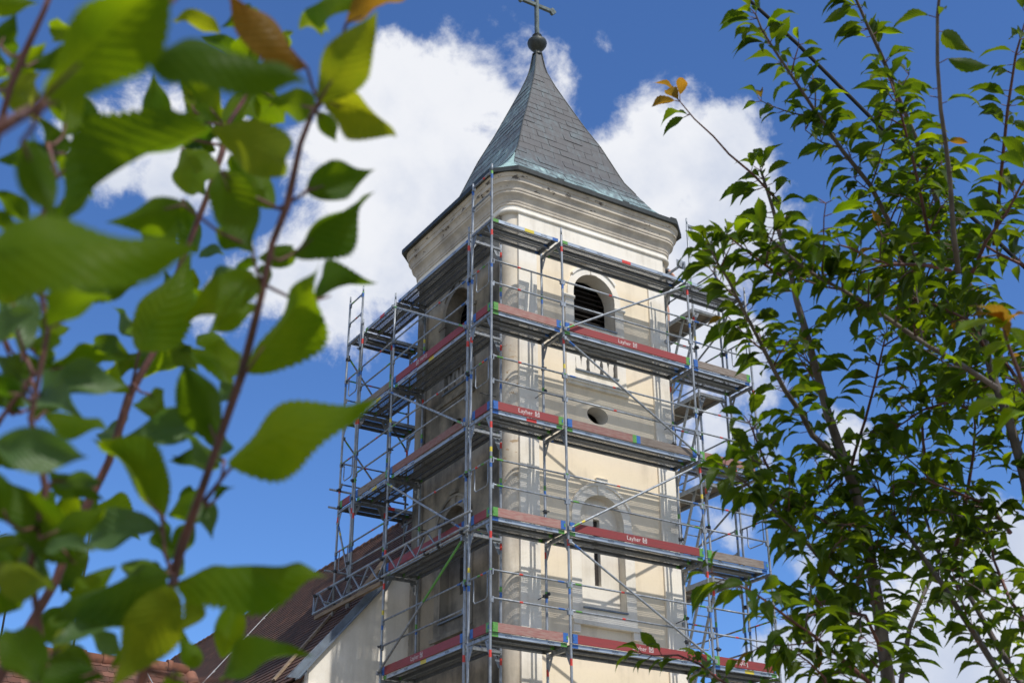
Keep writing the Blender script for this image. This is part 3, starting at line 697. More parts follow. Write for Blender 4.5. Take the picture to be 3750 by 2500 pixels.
# left-hand face
standard(0, YP, 0, 15.15, 140); standard(FW, YP, 0, 15.12, 141)
standard(0, YE, 0, 15.13, 142); standard(FW, YE, 0, 15.10, 143)
standard(0, YF, 8.62, 15.2, 144); standard(FW, YF, 9.42, 15.1, 145)
standard(0, YF+0.09, 8.62, 16.10, 146); standard(0, YG, 8.62, 16.12, 147)
standard(1.60, YF, 10.42, 15.1, 148); standard(1.60, YG, 10.42, 15.1, 149)
# right-hand side
standard(XD, YP, 0, 17.17, 150); standard(5.61, YP, 0, 17.17, 151); standard(XD, 4.02, 0, 15.2, 152); standard(5.61, 4.02, 0, 15.1, 153)

# ---- decks
DM = [galvd, flange, p_blue, p_green, p_red, dark_steel, p_yellow]
LETS = text_mesh('ALFIX', 0.055)
def deck_mesh(Ld, cl, cr, mark):
    Wd = 0.315; b = MB(); px = 0.0245
    strips = [(0.0, 0.026, False), (0.026, 0.144, True), (0.144, 0.171, False), (0.171, 0.289, True), (0.289, Wd, False)]
    x0, x1 = 0.075, Ld-0.075
    b.add([(0, 0, 0), (x0, 0, 0), (x0, Wd, 0), (0, Wd, 0)], [(0, 1, 2, 3)]); b.add([(x1, 0, 0), (Ld, 0, 0), (Ld, Wd, 0), (x1, Wd, 0)], [(0, 1, 2, 3)])
    n = int((x1-x0)/px); px = (x1-x0)/n
    for (a, c, perf) in strips:
        if not perf: b.add([(x0, a, 0), (x1, a, 0), (x1, c, 0), (x0, c, 0)], [(0, 1, 2, 3)]); continue
        rows = 5; py = (c-a)/rows
        for r in range(rows):
            y0 = a+r*py; y1 = y0+py; ym = (y0+y1)/2; sh = 0.0 if r % 2 else px/2
            for k in range(n+1):
                xa = x0+(k-1)*px+sh+ (px/2 if False else 0); xb = xa+px
                xa, xb = max(xa, x0), min(xb, x1)
                if xb-xa < 1e-5: continue
                if xb-xa < px*0.9: b.add([(xa, y0, 0), (xb, y0, 0), (xb, y1, 0), (xa, y1, 0)], [(0, 1, 2, 3)]); continue
                xm = (xa+xb)/2; h = 0.0088
                b.add([(xa, y0, 0), (xb, y0, 0), (xb, y1, 0), (xa, y1, 0), (xm-h, ym, 0), (xm, ym-h, 0), (xm+h, ym, 0), (xm, ym+h, 0)],
                      [(0, 1, 5), (1, 2, 6), (2, 3, 7), (3, 0, 4), (0, 5, 4), (1, 6, 5), (2, 7, 6), (3, 4, 7)])
    for (y, mt) in ((0.0, 1), (Wd, 0)):                                      # side flanges with painted ends and bottom lips
        s = 1 if y == 0 else -1
        segs = [(0, 0.13, cl), (0.13, Ld-0.13, mt), (Ld-0.13, Ld, cr)]
        if mark and y == 0: segs = [(0, 0.13, cl), (0.13, Ld*0.48, 1), (Ld*0.48, Ld*0.48+0.22, mark), (Ld*0.48+0.22, Ld-0.13, 1), (Ld-0.13, Ld, cr)]
        for a, c, m in segs: b.bx(a, c, min(y, y+s*0.003), max(y, y+s*0.003), -0.068, 0, m)
        b.bx(0, Ld, min(y+s*0.003, y+s*0.028), max(y+s*0.003, y+s*0.028), -0.071, -0.068, 0)
    b.bx(0.02, 0.05, 0.004, Wd-0.004, -0.06, -0.001, 0); b.bx(Ld-0.05, Ld-0.02, 0.004, Wd-0.004, -0.06, -0.001, 0)
    b.bx(0.0, Ld, 0.150, 0.165, -0.03, -0.0015, 0)
    return b.mesh('deck', DM, False)
DECKS = {}
LETMESH = {}
def let_mesh(Ld):
    if Ld not in LETMESH:
        b = MB()
        for f in ((0.16, 0.30, 0.80) if Ld > 2 else (0.22, 0.78)):
            b.add([(x+Ld*f, -0.0015, z-0.034) for x, z, _ in LETS[0]], LETS[1])
        LETMESH[Ld] = b.mesh('stamped_lettering', [dark_steel], False)
    return LETMESH[Ld]
def deck(p, ang, Ld, outer, seed):
    r = random.Random(seed); cl, cr = r.choice(((2, 3), (3, 2), (3, 2), (2, 2), (3, 3))); mark = r.choice((0, 0, 0, 4, 6)) if outer else 0
    if not outer: cl = cr = 0 if r.random() < 0.5 else cl
    key = (round(Ld, 3), cl, cr, mark)
    if key not in DECKS: DECKS[key] = deck_mesh(*key)
    M = Matrix.Translation(p) @ Matrix.Rotation(ang, 4, 'Z')
    o = place('deck', DECKS[key], scaf, M)
    if outer: place('stamped_lettering', let_mesh(key[0]), o, M)
    return o
def bay_decks(kind, a, c, lev, seed, ly=0.0):
    z = L(lev)-0.003; g_ = 0.05
    if kind == 'x':                                                         # along x, outer edge at y = ly
        deck(Vector((a+g_, ly+0.04, z)), 0, c-a-2*g_, True, seed); deck(Vector((a+g_, ly+0.37, z)), 0, c-a-2*g_, False, seed+1)
    else:                                                                   # along -y seen from outside (x = ly outer edge)
        deck(Vector((ly+0.04, c-g_, z)), -math.pi/2, c-a-2*g_, True, seed); deck(Vector((ly+0.37, c-g_, z)), -math.pi/2, c-a-2*g_, False, seed+1)
for lev in (1, 2, 3, 4, 5):
    bay_decks('x', XA, XB, lev, 1000+lev*10); bay_decks('x', XB, XC, lev, 1100+lev*10); bay_decks('x', XC, XD, lev, 1200+lev*10)
    bay_decks('y', YP, YE, lev, 1300+lev*10)
    if lev >= 3:
        bay_decks('y', YE, YF, lev, 1400+lev*10); bay_decks('x', 0.02, 1.60, lev, 1500+lev*10, YF+0.04)
# plywood hatch decks of the ladder bay on the right
for lev in (1, 2, 3, 4, 5):
    b = MB(); z = L(lev)
    b.bx(5.68, 6.27, YP+0.06, 3.96, z-0.018, z-0.004, 1)
    for x in (5.66, 6.27): b.bx(x, x+0.02, YP+0.03, 3.99, z-0.09, z, 0)
    for k in range(6): y = YP+0.1+k*0.55; b.bx(5.68, 6.27, y, y+0.035, z-0.06, z-0.019, 0)
    b.build('hatch_deck', [alu, ply], scaf)
for lev in (0, 1, 2, 3, 4):
    b = MB(); z0, z1 = L(lev), L(lev+1)
    for x in (5.80, 6.14): b.bar((x, 2.35, z0), (x, 1.42, z1), 0.028, 0.06)
    for k in range(1, 7): t = k/7; b.tube([(5.80, 2.35-0.93*t, z0+2*t), (6.14, 2.35-0.93*t, z0+2*t)], 0.012, 6)
    b.build('ladder', [alu], scaf)

# ---- transoms with gusset plates
def transom(p, q, z, seed=0):
    """frame beam from outer standard p to inner standard q (xy)"""
    p = Vector((*p, z-0.095)); q = Vector((*q, z-0.095)); d = (q-p).normalized(); up = Vector((0, 0, 1)); s = d.cross(up)
    b = MB(); b.bar(p, q, 0.05, 0.045); b.bar(p+up*0.024, q+up*0.024, 0.055, 0.006)
    for (e, sg) in ((p, 1), (q, -1)):
        b.prism([(0.02, -0.02), (0.17, -0.02), (0.17, -0.04), (0.05, -0.27), (0.02, -0.27)], lambda u, v, w_: e+d*(sg*u)+up*v+s*w_, -0.005, 0.005,
                [[(0.05, -0.06), (0.10, -0.06), (0.055, -0.14)]])
    for k in (0.28, 0.5, 0.72): b.box(p+(q-p)*k+up*0.03, (0.05, 0.05, 0.014))
    b.build('transom', [galv], scaf)
for lev in (1, 2, 3, 4, 5):
    z = L(lev)
    for x in (XA, XB, XC, XD): transom((x, 0), (x, FW), z)
    transom((0, YP), (FW, YP), z); transom((0, YE), (FW, YE), z); transom((XD, YP), (5.61, YP), z); transom((XD, 4.02), (5.61, 4.02), z)
    if lev >= 3: transom((0, YF), (FW, YF), z); transom((0, YG), (0, YF+0.09), z); transom((1.6, YG), (1.6, YF), z)
transom((XD, YP), (5.61, YP), 17.07)
# ---- guard rails
def rail(p, q, seed, r=0.0185):
    p, q = Vector(p), Vector(q); rr2 = random.Random(seed); Lr = (q-p).length
    bd = [(Lr*0.35, Lr*0.35+0.07, 1)] if rr2.random() < 0.5 else []
    if rr2.random() < 0.45: bd.append((0.09, 0.22, rr2.choice((2, 3))))
    if rr2.random() < 0.35: bd.append((Lr-0.22, Lr-0.09, rr2.choice((2, 3))))
    b = MB(); b.banded(p, q, r, bd, 8); d = (q-p).normalized()
    for e in (p+d*0.02, q-d*0.02): b.box(e, (0.03, 0.03, 0.055))
    for e in (p, q): b.box(e+Vector((0, 0, -0.045)), (0.045, 0.05, 0.07))
    b.build('guard_rail', TM, scaf)
H1, H2 = 0.56, 1.04
for lev in (0, 1, 2, 3, 4):
    for h in (H1, H2):
        z = L(lev)+h; s = lev*50+int(h*10)
        for i, (a, c) in enumerate(((XA, XB), (XB, XC), (XC, XD))): rail((a+0.025, 0.0, z), (c-0.025, 0.0, z), s+i*1000)
        rail((0, YP+0.025, z), (0, YE-0.025, z), s+4000)
        if lev >= 3: rail((0, YE+0.025, z), (0, YF-0.025, z), s+5000); rail((0.025, YG, z), (1.58, YG, z), s+6000)
        if lev == 2: rail((0, YE+0.025, z), (0, YF-0.025, z), s+5000)
        rail((XD, YP+0.025, z), (XD, 4.0, z), s+7000)
rail((XD, YP, L(5)+1.04), (XD, 4.0, L(5)+1.04), 71)
for h in (0.45, 0.95): rail((0, YF+0.12, L(5)+h), (0, YG-0.03, L(5)+h), int(h*99))
for h in (0.55, 1.03): rail((0, 0.025, L(5)+h), (0, FW-0.025, L(5)+h), int(h*98))
# ---- end guards: short rail with a hanging U loop
def end_guard(p, q, z, seed):
    p = Vector((*p, z)); q = Vector((*q, z)); d = (q-p).normalized(); Lr = (q-p).length
    b = MB(); b.banded(p+d*0.025, q-d*0.025, 0.0175, [(0.10, 0.2, 3), (0.22, 0.29, 1), (0.3, 0.4, 2)] if seed % 2 else [(0.2, 0.3, 2), (0.42, 0.5, 1)], 8)
    a0, a1 = p+d*(0.10), p+d*(Lr-0.17); dn = Vector((0, 0, -1))
    b.tube([a0, a0+dn*0.40, a0+dn*0.45+d*0.05, a1+dn*0.45-d*0.05, a1+dn*0.40, a1], 0.012, 8)
    for e in (p, q): b.box(e+Vector((0, 0, -0.03)), (0.05, 0.05, 0.08))
    b.build('end_guard', TM, scaf)
for lev in (0, 1, 2, 3, 4):
    end_guard((0, 0), (0, FW), L(lev)+H2-0.02, lev); end_guard((XD, 0), (XD, FW), L(lev)+H2-0.02, lev+1)
    end_guard((4.82, YP+0.02), (5.60, YP+0.02), L(lev)+H2-0.08, lev)
    if lev >= 2: end_guard((0, YF+0.09), (0, YG), L(lev)+H2-0.02, lev)
# ---- toe boards
LAY = text_mesh('Layher', 0.115)
def toe(p, q, z, mat, el, er, letter=None, split=None):
    """board on edge from p to q (xy), left end el, right end er seen from outside"""
    p = Vector((*p, z)); q = Vector((*q, z)); d = (q-p).normalized(); up = Vector((0, 0, 1)); n = d.cross(up); Lr = (q-p).length
    cols = {'g': p_green, 'b': p_blue}; mats = [mat, cols[el], cols[er], p_green, p_blue, board_grey]
    def fr(u, v, w_): return p+d*u+up*v+n*w_
    def bb(b, u0, u1, v0, v1, w0, w1, m): b.box(fr((u0+u1)/2, (v0+v1)/2, (w0+w1)/2), (u1-u0, w1-w0, v1-v0), (d, n, up), m)
    b = MB(); h = 0.158
    if split: bb(b, 0.10, Lr*split-0.09, 0.004, h, -0.015, 0.015, 0); bb(b, Lr*split+0.09, Lr-0.10, 0.004, h, -0.0155, 0.0145, 5); bb(b, Lr*split-0.09, Lr*split, 0.003, h+0.001, -0.017, 0.017, 3); bb(b, Lr*split, Lr*split+0.09, 0.0025, h+0.0015, -0.0175, 0.0175, 4)
    else: bb(b, 0.10, Lr-0.10, 0.004, h, -0.015, 0.015, 0)
    bb(b, 0.0, 0.10, 0.003, h+0.002, -0.018, 0.018, 1); bb(b, Lr-0.10, Lr, 0.003, h+0.002, -0.018, 0.018, 2)
    for e in (0.02, Lr-0.02):
        bb(b, e-0.012, e+0.012, 0.05, 0.11, 0.0185, 0.024, 1)
    o = b.build('toe_board', mats, scaf)
    if letter:
        c, flip, sc = letter; s_ = -1 if flip else 1
        def pt(x, y): return fr(c+s_*x*sc, 0.082+s_*y*sc, 0.0168)
        b = MB(); b.add([pt(x, y) for x, y, _ in LAY[0]], LAY[1])
        xs = [x for x, y, _ in LAY[0]]; w2 = max(xs)
        # small serifs and the square emblem with the crossed figure
        x0 = w2+0.055; a = 0.085; y0 = -0.035
        def seg(x1, y1, x2, y2, wd=0.010):
            dx, dy = x2-x1, y2-y1; l = math.hypot(dx, dy); ox, oy = -dy/l*wd/2, dx/l*wd/2
            b.add([pt(x1+ox, y1+oy), pt(x2+ox, y2+oy), pt(x2-ox, y2-oy), pt(x1-ox, y1-oy)], [(0, 1, 2, 3)])
        seg(x0, y0, x0, y0+a); seg(x0+a, y0, x0+a, y0+a); seg(x0-0.005, y0, x0+a+0.005, y0); seg(x0-0.005, y0+a, x0+0.03, y0+a); seg(x0+a-0.03, y0+a, x0+a+0.005, y0+a)
        seg(x0+0.01, y0+0.01, x0+a-0.01, y0+a-0.01); seg(x0+a-0.01, y0+0.01, x0+0.01, y0+a-0.01); seg(x0+0.01, y0+0.055, x0+a/2, y0+0.03, 0.008); seg(x0+a-0.01, y0+0.055, x0+a/2, y0+0.03, 0.008)
        lx = min(xs); seg(lx-0.008, 0.04, lx+0.028, 0.04, 0.007); 
        b.build('lettering', [p_white], o, False)
    return o
def toeR(a, c, lev, mat, el, er, letter=None, split=None): toe((a+0.05, 0.022), (c-0.05, 0.022), L(lev), mat, el, er, letter, split)
toeR(XA, XB, 4, board_worn, 'g', 'b'); toeR(XA, XB, 3, board_red, 'b', 'g', (0.68, False, 1.0)); toeR(XA, XB, 2, board_worn, 'g', 'b'); toeR(XA, XB, 1, board_worn, 'g', 'b')
toeR(XB, XC, 4, board_red, 'b', 'g', (1.40, False, 1.0)); toeR(XB, XC, 3, board_worn, 'b', 'b', None, 0.52); toeR(XB, XC, 2, board_red, 'b', 'g', (1.40, False, 1.0)); toeR(XB, XC, 1, board_red, 'b', 'g', (1.42, False, 1.0))
toeR(XC, XD, 4, board_grey, 'b', 'g'); toeR(XC, XD, 3, board_worn, 'g', 'b'); toeR(XC, XD, 2, board_grey, 'g', 'b'); toeR(XC, XD, 1, board_red, 'g', 'b', (0.62, True, 1.0))
def toeL(a, c, lev, mat, el, er, letter=None): toe((0.022, c-0.05), (0.022, a+0.05), L(lev), mat, el, er, letter)
for lev, m in ((4, board_red), (3, board_worn), (2, board_red), (1, board_red)): toeL(YP, YE, lev, m, 'b', 'b', (1.3, lev == 4, 1.0) if lev in (1, 4) else None)
for lev in (1, 2, 3, 4): toeL(0, FW, lev, board_red, 'b', 'bgg'[lev % 3])
for lev in (3, 4): toeL(YE, YF, lev, board_grey, 'b', 'g'); toeL(YF+0.09, YG, lev, board_red, 'g', 'b')
# ---- braces
def brace(p, q, seed, m=0):
    p, q = Vector(p), Vector(q); b = MB(); Lr = (q-p).length
    b.banded(p, q, 0.0215, [(0.1, 0.24, 2 if seed % 2 else 3), (0.30, 0.38, 4 if seed % 3 == 0 else 0), (Lr-0.28, Lr-0.12, 2 if seed % 3 else 3)] if not m else [(0, Lr*0.45, 2)], 8)
    for e in (p, q): b.box(e, (0.06, 0.05, 0.07))
    b.build('brace', TM, scaf)
yb = -0.052
brace((XB, yb, L(4)-0.02), (XC, yb, L(5)-0.17), 1); brace((XB, yb, L(4)-0.22), (XC, yb, L(3)+0.02), 2)
brace((XB, yb, L(2)+0.02), (XC, yb, L(3)-0.14), 3); brace((XB, yb, L(2)-0.22), (XC, yb, L(1)+0.04), 4)
for k in (5, 4, 3): brace((yb, YE, L(k)-0.16), (yb, YP, L(k-1)-0.02), k)
brace((yb, YP, L(2)-0.2), (yb, YE, L(1)+0.05), 8, 1)
brace((0.05, YG+0.05, L(5)-0.35), (1.6, YG+0.05, L(4)-0.3), 5); brace((0.02, YG+0.04, L(3)-0.3), (0.02, YF, L(2)+0.1), 6); brace((0.05, YG+0.05, L(4)-0.35), (1.6, YG+0.05, L(3)-0.1), 7)
for k in (4, 3, 2, 1): brace((XD+0.04, YP, L(k)+(0.2 if k % 2 else 1.6)), (XD+0.04, 4.0, L(k)+(1.6 if k % 2 else 0.2)), k+3)
# tubes sticking out at the far corner
for z in (L(3)+0.42, L(3)+0.02, L(2)+0.62, L(2)-0.05): 
    b = MB(); b.tube([(-0.22, YG+0.05, z), (1.7, YG+0.05, z)], 0.0242, 8); b.build('ledger_tube', TM, scaf)
# ---- lattice girder along the left face
b = MB(); xg = -0.08; zb_, zt_ = 8.84, 9.23
b.tube([(xg, 0.60, zb_), (xg, 7.22, zb_)], 0.0242, 8); b.tube([(xg, 1.62, zt_), (xg, 7.22, zt_)], 0.0242, 8)
k = 0; y = 1.75
while y < 7.1:
    y2 = min(y+0.40, 7.15); b.bar((xg, y, zt_ if k % 2 else zb_), (xg, y2, zb_ if k % 2 else zt_), 0.03, 0.02); y = y2; k += 1
for y in (1.66, 7.18): b.bar((xg, y, zb_), (xg, y, zt_), 0.035, 0.035)
b.build('lattice_girder', [galv], scaf)
b = MB(); b.tube([(xg-0.05, 0.45, zt_-0.10), (xg-0.05, 2.3, zt_-0.03)], 0.0242, 8); b.tube([(xg-0.05, 0.55, zb_+0.05), (xg-0.05, 2.25, zb_+0.06)], 0.0242, 8); b.build('ledger_tube', [galv], scaf)
b = MB(); b.bx(-0.05, 0.02, 4.1, 7.2, 8.72, 8.80); b.build('bearing_plank', [timber], scaf)
b = MB(); b.bar((-0.03, 5.1, 8.74), (0.6, 5.25, 9.6), 0.20, 0.045); b.build('bearing_plank', [timber], scaf)
# ---- couplers and wall ties
cb = MB(); cb.tube([(0, 0, -0.035), (0, 0, 0.035)], 0.036, 10); cb.box((0.045, 0, 0), (0.05, 0.045, 0.05)); cb.box((0, 0.05, 0.01), (0.02, 0.06, 0.02)); cb.tube([(0.045, -0.05, 0), (0.045, 0.06, 0)], 0.009, 6)
cme = cb.mesh('coupler', [dark_steel])
cpos = []
for lev in (1, 2, 3, 4):
    for x, y in ((0, YP-0.06), (0, YE), (XB, FW), (XC, FW), (XD, FW+0.07), (5.61, YP)): cpos.append((x, y, L(lev)+rnd.choice((0.55, 0.98, 1.45))))
for z in (L(4)+1.55, L(3)+0.42, L(3)+0.02, L(2)+0.62, L(2)-0.05): cpos.append((0, YG, z)); cpos.append((0, YF+0.09, z))
for y in (1.4, 1.62, 2.25, 4.0, 5.6, 6.4, 7.1): cpos.append((xg, y, zt_-0.02)); 
for y in (0.8, 1.7, 2.2, 4.0): cpos.append((xg, y, zb_))
for i, p in enumerate(cpos): place('coupler', cme, scaf, Matrix.Translation(p) @ Matrix.Rotation(i*1.3, 4, 'Z'))
for (x, z) in ((XB, L(3)+0.98), (XC, L(3)+1.0), (XB, L(1)+1.02), (XC, L(1)+1.0)):
    b = MB(); b.tube([(x+0.03, FW-0.08, z), (x+0.03, WF-0.002, z-0.02)], 0.009, 6); b.tube([(x+0.03, FW-0.04, z), (x+0.03, FW+0.06, z)], 0.035, 8); b.build('wall_tie', [dark_steel], scaf)
for (y, z) in ((YE, L(4)+1.0), (YE, L(2)+1.0), (YP+0.6, L(3)+1.0)):
    b = MB(); b.tube([(FW-0.1, y, z), (WL-0.002, y, z)], 0.009, 6); b.build('wall_tie', [dark_steel], scaf)
# pulley bracket at the top right
b = MB(); c0 = Vector((XC-0.03, 0.10, L(5)+0.40)); b.bar((XC, 0.02, L(5)), (XC, 0.02, L(5)+0.42), 0.03, 0.03); b.bar((XC, 0.05, L(5)+0.40), (XC-0.1, 0.75, L(5)+0.30), 0.03, 0.05); b.build('pulley_arm', [galv], scaf)
b = MB(); b.prism([(0.085*math.cos(a*math.pi/8), 0.085*math.sin(a*math.pi/8)) for a in range(16)], lambda u, v, d: c0+Vector((u, d, v)), -0.02, 0.02); b.bx(c0.x-0.1, c0.x+0.1, c0.y+0.022, c0.y+0.028, c0.z-0.1, c0.z+0.1); b.build('pulley', [galv], scaf)

# ------------------------------------------------------------------ worker behind the tower's right corner
def skin_body(joints, edges, name):
    me = D.meshes.new(name); me.from_pydata([j[0] for j in joints], edges, [])
    o = D.objects.new(name, me); COL.objects.link(o)
    m = o.modifiers.new('skin', 'SKIN'); m.use_smooth_shade = True
    for v, j in zip(me.skin_vertices[0].data, joints): v.radius = (j[1], j[1] if len(j) < 3 else j[2]); 
    me.skin_vertices[0].data[0].use_root = True
    s = o.modifiers.new('sub', 'SUBSURF'); s.levels = 2; s.render_levels = 2
    dg = bpy.context.evaluated_depsgraph_get(); dg.update()
    out = D.meshes.new_from_object(o.evaluated_get(dg)); D.objects.remove(o); out.name = name; return out
WXc, WYc, WZc = 5.71, 1.99, L(5)
wk = thing('person', (WXc, WYc, WZc), 'person in black shorts standing on the top scaffold deck behind the tower corner', 'person')
J = []; Ed = []
def jt(x, y, z, r, r2=None): J.append(((x, y, z), r) if r2 is None else ((x, y, z), r, r2)); return len(J)-1
def ln(*ids): Ed.extend(zip(ids, ids[1:]))
# faces -x (towards the wall)
pel = jt(0, 0, 0.95, 0.15, 0.12); wa = jt(0.01, 0, 1.10, 0.135, 0.105); ch = jt(0.0, 0, 1.32, 0.16, 0.115); nk0 = jt(-0.01, 0, 1.46, 0.075); nk = jt(-0.02, 0, 1.53, 0.055); hd = jt(-0.03, 0, 1.61, 0.085); hd2 = jt(-0.04, 0, 1.70, 0.095); tp = jt(-0.02, 0, 1.77, 0.065)
ln(pel, wa, ch, nk0, nk, hd, hd2, tp)
for s in (-1, 1):
    h = jt(0.0, s*0.10, 0.90, 0.095); k = jt(-0.02, s*0.12, 0.50, 0.058); cf = jt(0.01, s*0.12, 0.34, 0.056); an = jt(0.02, s*0.12, 0.09, 0.036); he = jt(0.03, s*0.12, 0.045, 0.04); to = jt(-0.14, s*0.14, 0.035, 0.034)
    ln(pel, h, k, cf, an, he, to)
    sh = jt(0, s*0.19, 1.40, 0.065); el = jt(0.14, s*0.30, 1.16, 0.042); wr = jt(-0.10, s*0.26, 1.10, 0.028); hn = jt(-0.18, s*0.25, 1.11, 0.033)
    ln(ch, sh, el, wr, hn)
    for q in range(4):
        f1 = jt(-0.23, s*0.25+(q-1.5)*0.021, 1.12-0.004*q, 0.0095); f2 = jt(-0.265-0.006*(q in (1, 2)), s*0.25+(q-1.5)*0.023, 1.095, 0.0085); ln(hn, f1, f2)
    t1 = jt(-0.19, s*0.25-s*0.045, 1.13, 0.010); t2 = jt(-0.225, s*0.25-s*0.055, 1.12, 0.009); ln(hn, t1, t2)
bme = skin_body(J, Ed, 'body'); bme.materials.append(skin_m); bme.materials.append(cloth_grey); bme.materials.append(shoe_m)
bme.transform(Matrix.Translation((WXc, WYc, WZc)))
for p in bme.polygons:
    c = p.center-Vector((WXc, WYc, WZc)); p.use_smooth = True
    p.material_index = 2 if c.z < 0.10 else (1 if (0.9 < c.z < 1.46 and abs(c.y) < 0.235 and c.x < 0.085 or 1.2 < c.z < 1.46 and abs(c.y) < 0.26) else 0)
place('body', bme, wk)
b = MB(); b.lathe((0, 0, 0), [(0.165, 1.06), (0.178, 0.95), (0.185, 0.86)], 20)
for s in (-1, 1): b.tube([(0, s*0.095, 0.88), (-0.01, s*0.11, 0.70), (-0.015, s*0.118, 0.53)], [0.115, 0.11, 0.098], 16, 0, False)
sm_ = b.mesh('shorts', [cloth_black]); sm_.transform(Matrix.Translation((WXc, WYc, WZc)) @ Matrix.Diagonal((0.86, 1.0, 1.0, 1.0))); place('shorts', sm_, wk)
b = MB(); b.lathe((-0.02, 0, 1.62), [(0.101, 0.04), (0.112, 0.09), (0.105, 0.15), (0.07, 0.195), (0.0, 0.21)], 18); hm = b.mesh('hair', [hair_m]); hm.transform(Matrix.Translation((WXc, WYc, WZc))); place('hair', hm, wk)
b = MB()
for s in (-1, 1):
    b.lathe((-0.03, s*0.098, 1.65), [(0.0, -0.03), (0.016, -0.02), (0.018, 0.01), (0.0, 0.03)], 8); b.lathe((-0.125, s*0.034, 1.672), [(0.0, -0.010), (0.011, 0.0), (0.0, 0.010)], 8, 1)
b.add([(-0.125, -0.014, 1.635), (-0.125, 0.014, 1.635), (-0.155, 0.0, 1.632), (-0.120, 0, 1.68)], [(0, 1, 2), (0, 2, 3), (1, 3, 2)]); b.bx(-0.127, -0.112, -0.024, 0.024, 1.598, 1.606, 2)
fm = b.mesh('face', [skin_m, hair_m, p_red]); fm.transform(Matrix.Translation((WXc, WYc, WZc))); place('face', fm, wk)

# ------------------------------------------------------------------ leaves
def leaf_geo(nl, teeth, seed, wav=0.02, arch_=0.10, fold=0.22):
    """unit leaf: base at origin, tip at y=1, half width ~0.24, upper side +z; returns verts, faces, uvs"""
    r = random.Random(seed); us = (-1.0, -0.55, 0.0, 0.55, 1.0); vs = []; uv = []; ph = r.uniform(0, 6); asym = r.uniform(-0.012, 0.012)
    for i in range(nl+1):
        t = i/nl
        wd = 0.215*(math.sin(math.pi/2*t/0.40)**0.72 if t < 0.40 else math.cos(math.pi/2*(t-0.40)/0.60)**1.5+0.05*(1-t))
        if t == 1: wd = 0.0
        for u in us:
            x = u*wd
            if abs(u) == 1 and 0 < t < 1 and teeth: x *= 1+(0.085 if i % 2 else -0.03)
            z = fold*abs(x)+arch_*4*t*(1-t)+wav*math.sin(9*t+ph+(1.5 if u > 0 else 0))*abs(u)*min(1, 5*t, 5*(1-t))*0.9
            bend = 0.03*math.sin(2.2*t+ph)
            vs.append((x+asym*4*t*(1-t)+bend*t*(1-t), t, z)); uv.append((0.5+u*0.5, t))
    n = len(us); fs = [(i*n+j, i*n+j+1, (i+1)*n+j+1, (i+1)*n+j) for i in range(nl) for j in range(n-1)]
    return vs, fs, uv
def leaf_mesh(geo, mat, name='leaf'):
    me = D.meshes.new(name); me.from_pydata(geo[0], [], geo[1]); me.materials.append(mat)
    ul = me.uv_layers.new(name='UVMap')
    ul.data.foreach_set('uv', [c for l in me.loops for c in geo[2][l.vertex_index]])
    me.polygons.foreach_set('use_smooth', [True]*len(me.polygons)); return me
BIG = {}
def big_leaf(mat, var, arch_):
    k = (mat.name, var, arch_)
    if k not in BIG: BIG[k] = leaf_mesh(leaf_geo(44, True, var*7+1, 0.075, arch_, (0.45, 0.7, 0.95)[var % 3]), mat)
    return BIG[k]

# ------------------------------------------------------------------ cherry sapling right in front of the camera (out of focus)
sap_base = Vector((-10.75, -17.2, 0))
sap = thing('cherry_sapling', sap_base, 'young cherry tree close to the camera on the left with large blurred leaves', 'tree')
NEAR, MID, FAR = 0.62, 1.0, 1.35
def vat(x, y, d): return at(x*3750/2352, y*3750/2352, d)
stems = [  # (points in view px, depth0, depth1, r0, r1)
    ([(300, 1640), (345, 1500), (398, 1335), (412, 1270), (465, 1120), (500, 1020), (555, 860), (600, 680), (625, 560), (660, 470), (690, 330), (715, 265), (735, 235)], 0.98, 1.0, 0.0056, 0.0030),
    ([(-30, 1600), (60, 1450), (130, 1330), (165, 1230), (215, 1130), (250, 1060), (300, 900), (340, 830), (375, 770), (382, 700), (430, 570), (480, 440), (510, 350), (520, 290), (560, 230), (590, 160)], 1.2, 1.35, 0.0070, 0.0034),
    ([(-60, 330), (40, 270), (100, 240), (224, 172), (344, 48), (420, -30)], 0.60, 0.66, 0.0046, 0.0034),
    ([(-30, 400), (0, 288), (24, 200), (52, 132), (100, 28), (130, -50)], 0.95, 0.95, 0.0040, 0.0030),
    ([(0, 760), (39, 711), (62, 669), (93, 638), (140, 600)], 1.1, 1.1, 0.0030, 0.0020),
    ([(-20, 990), (4, 959), (54, 890), (77, 860), (60, 820)], 1.0, 1.0, 0.0032, 0.0020),
    ([(60, 1640), (95, 1480), (70, 1300), (105, 1120), (70, 960), (110, 760), (75, 560), (130, 400), (110, 330)], 0.9, 0.95, 0.0040, 0.0022),
    ([(300, 900), (318, 815), (330, 760)], 1.25, 1.25, 0.0022, 0.0016),
    ([(375, 770), (410, 750), (430, 735)], 1.25, 1.25, 0.0022, 0.0018),
    ([(470, 1150), (520, 1085), (545, 1060)], 0.99, 0.99, 0.0024, 0.0018),
    ([(398, 1320), (378, 1270), (374, 1200)], 0.98, 0.98, 0.0024, 0.0016),
    ([(640, 480), (690, 450), (712, 430)], 1.0, 1.0, 0.0020, 0.0016),
    ([(600, 650), (583, 600), (580, 570)], 1.0, 1.0, 0.0020, 0.0016),
]
stem_pts = []
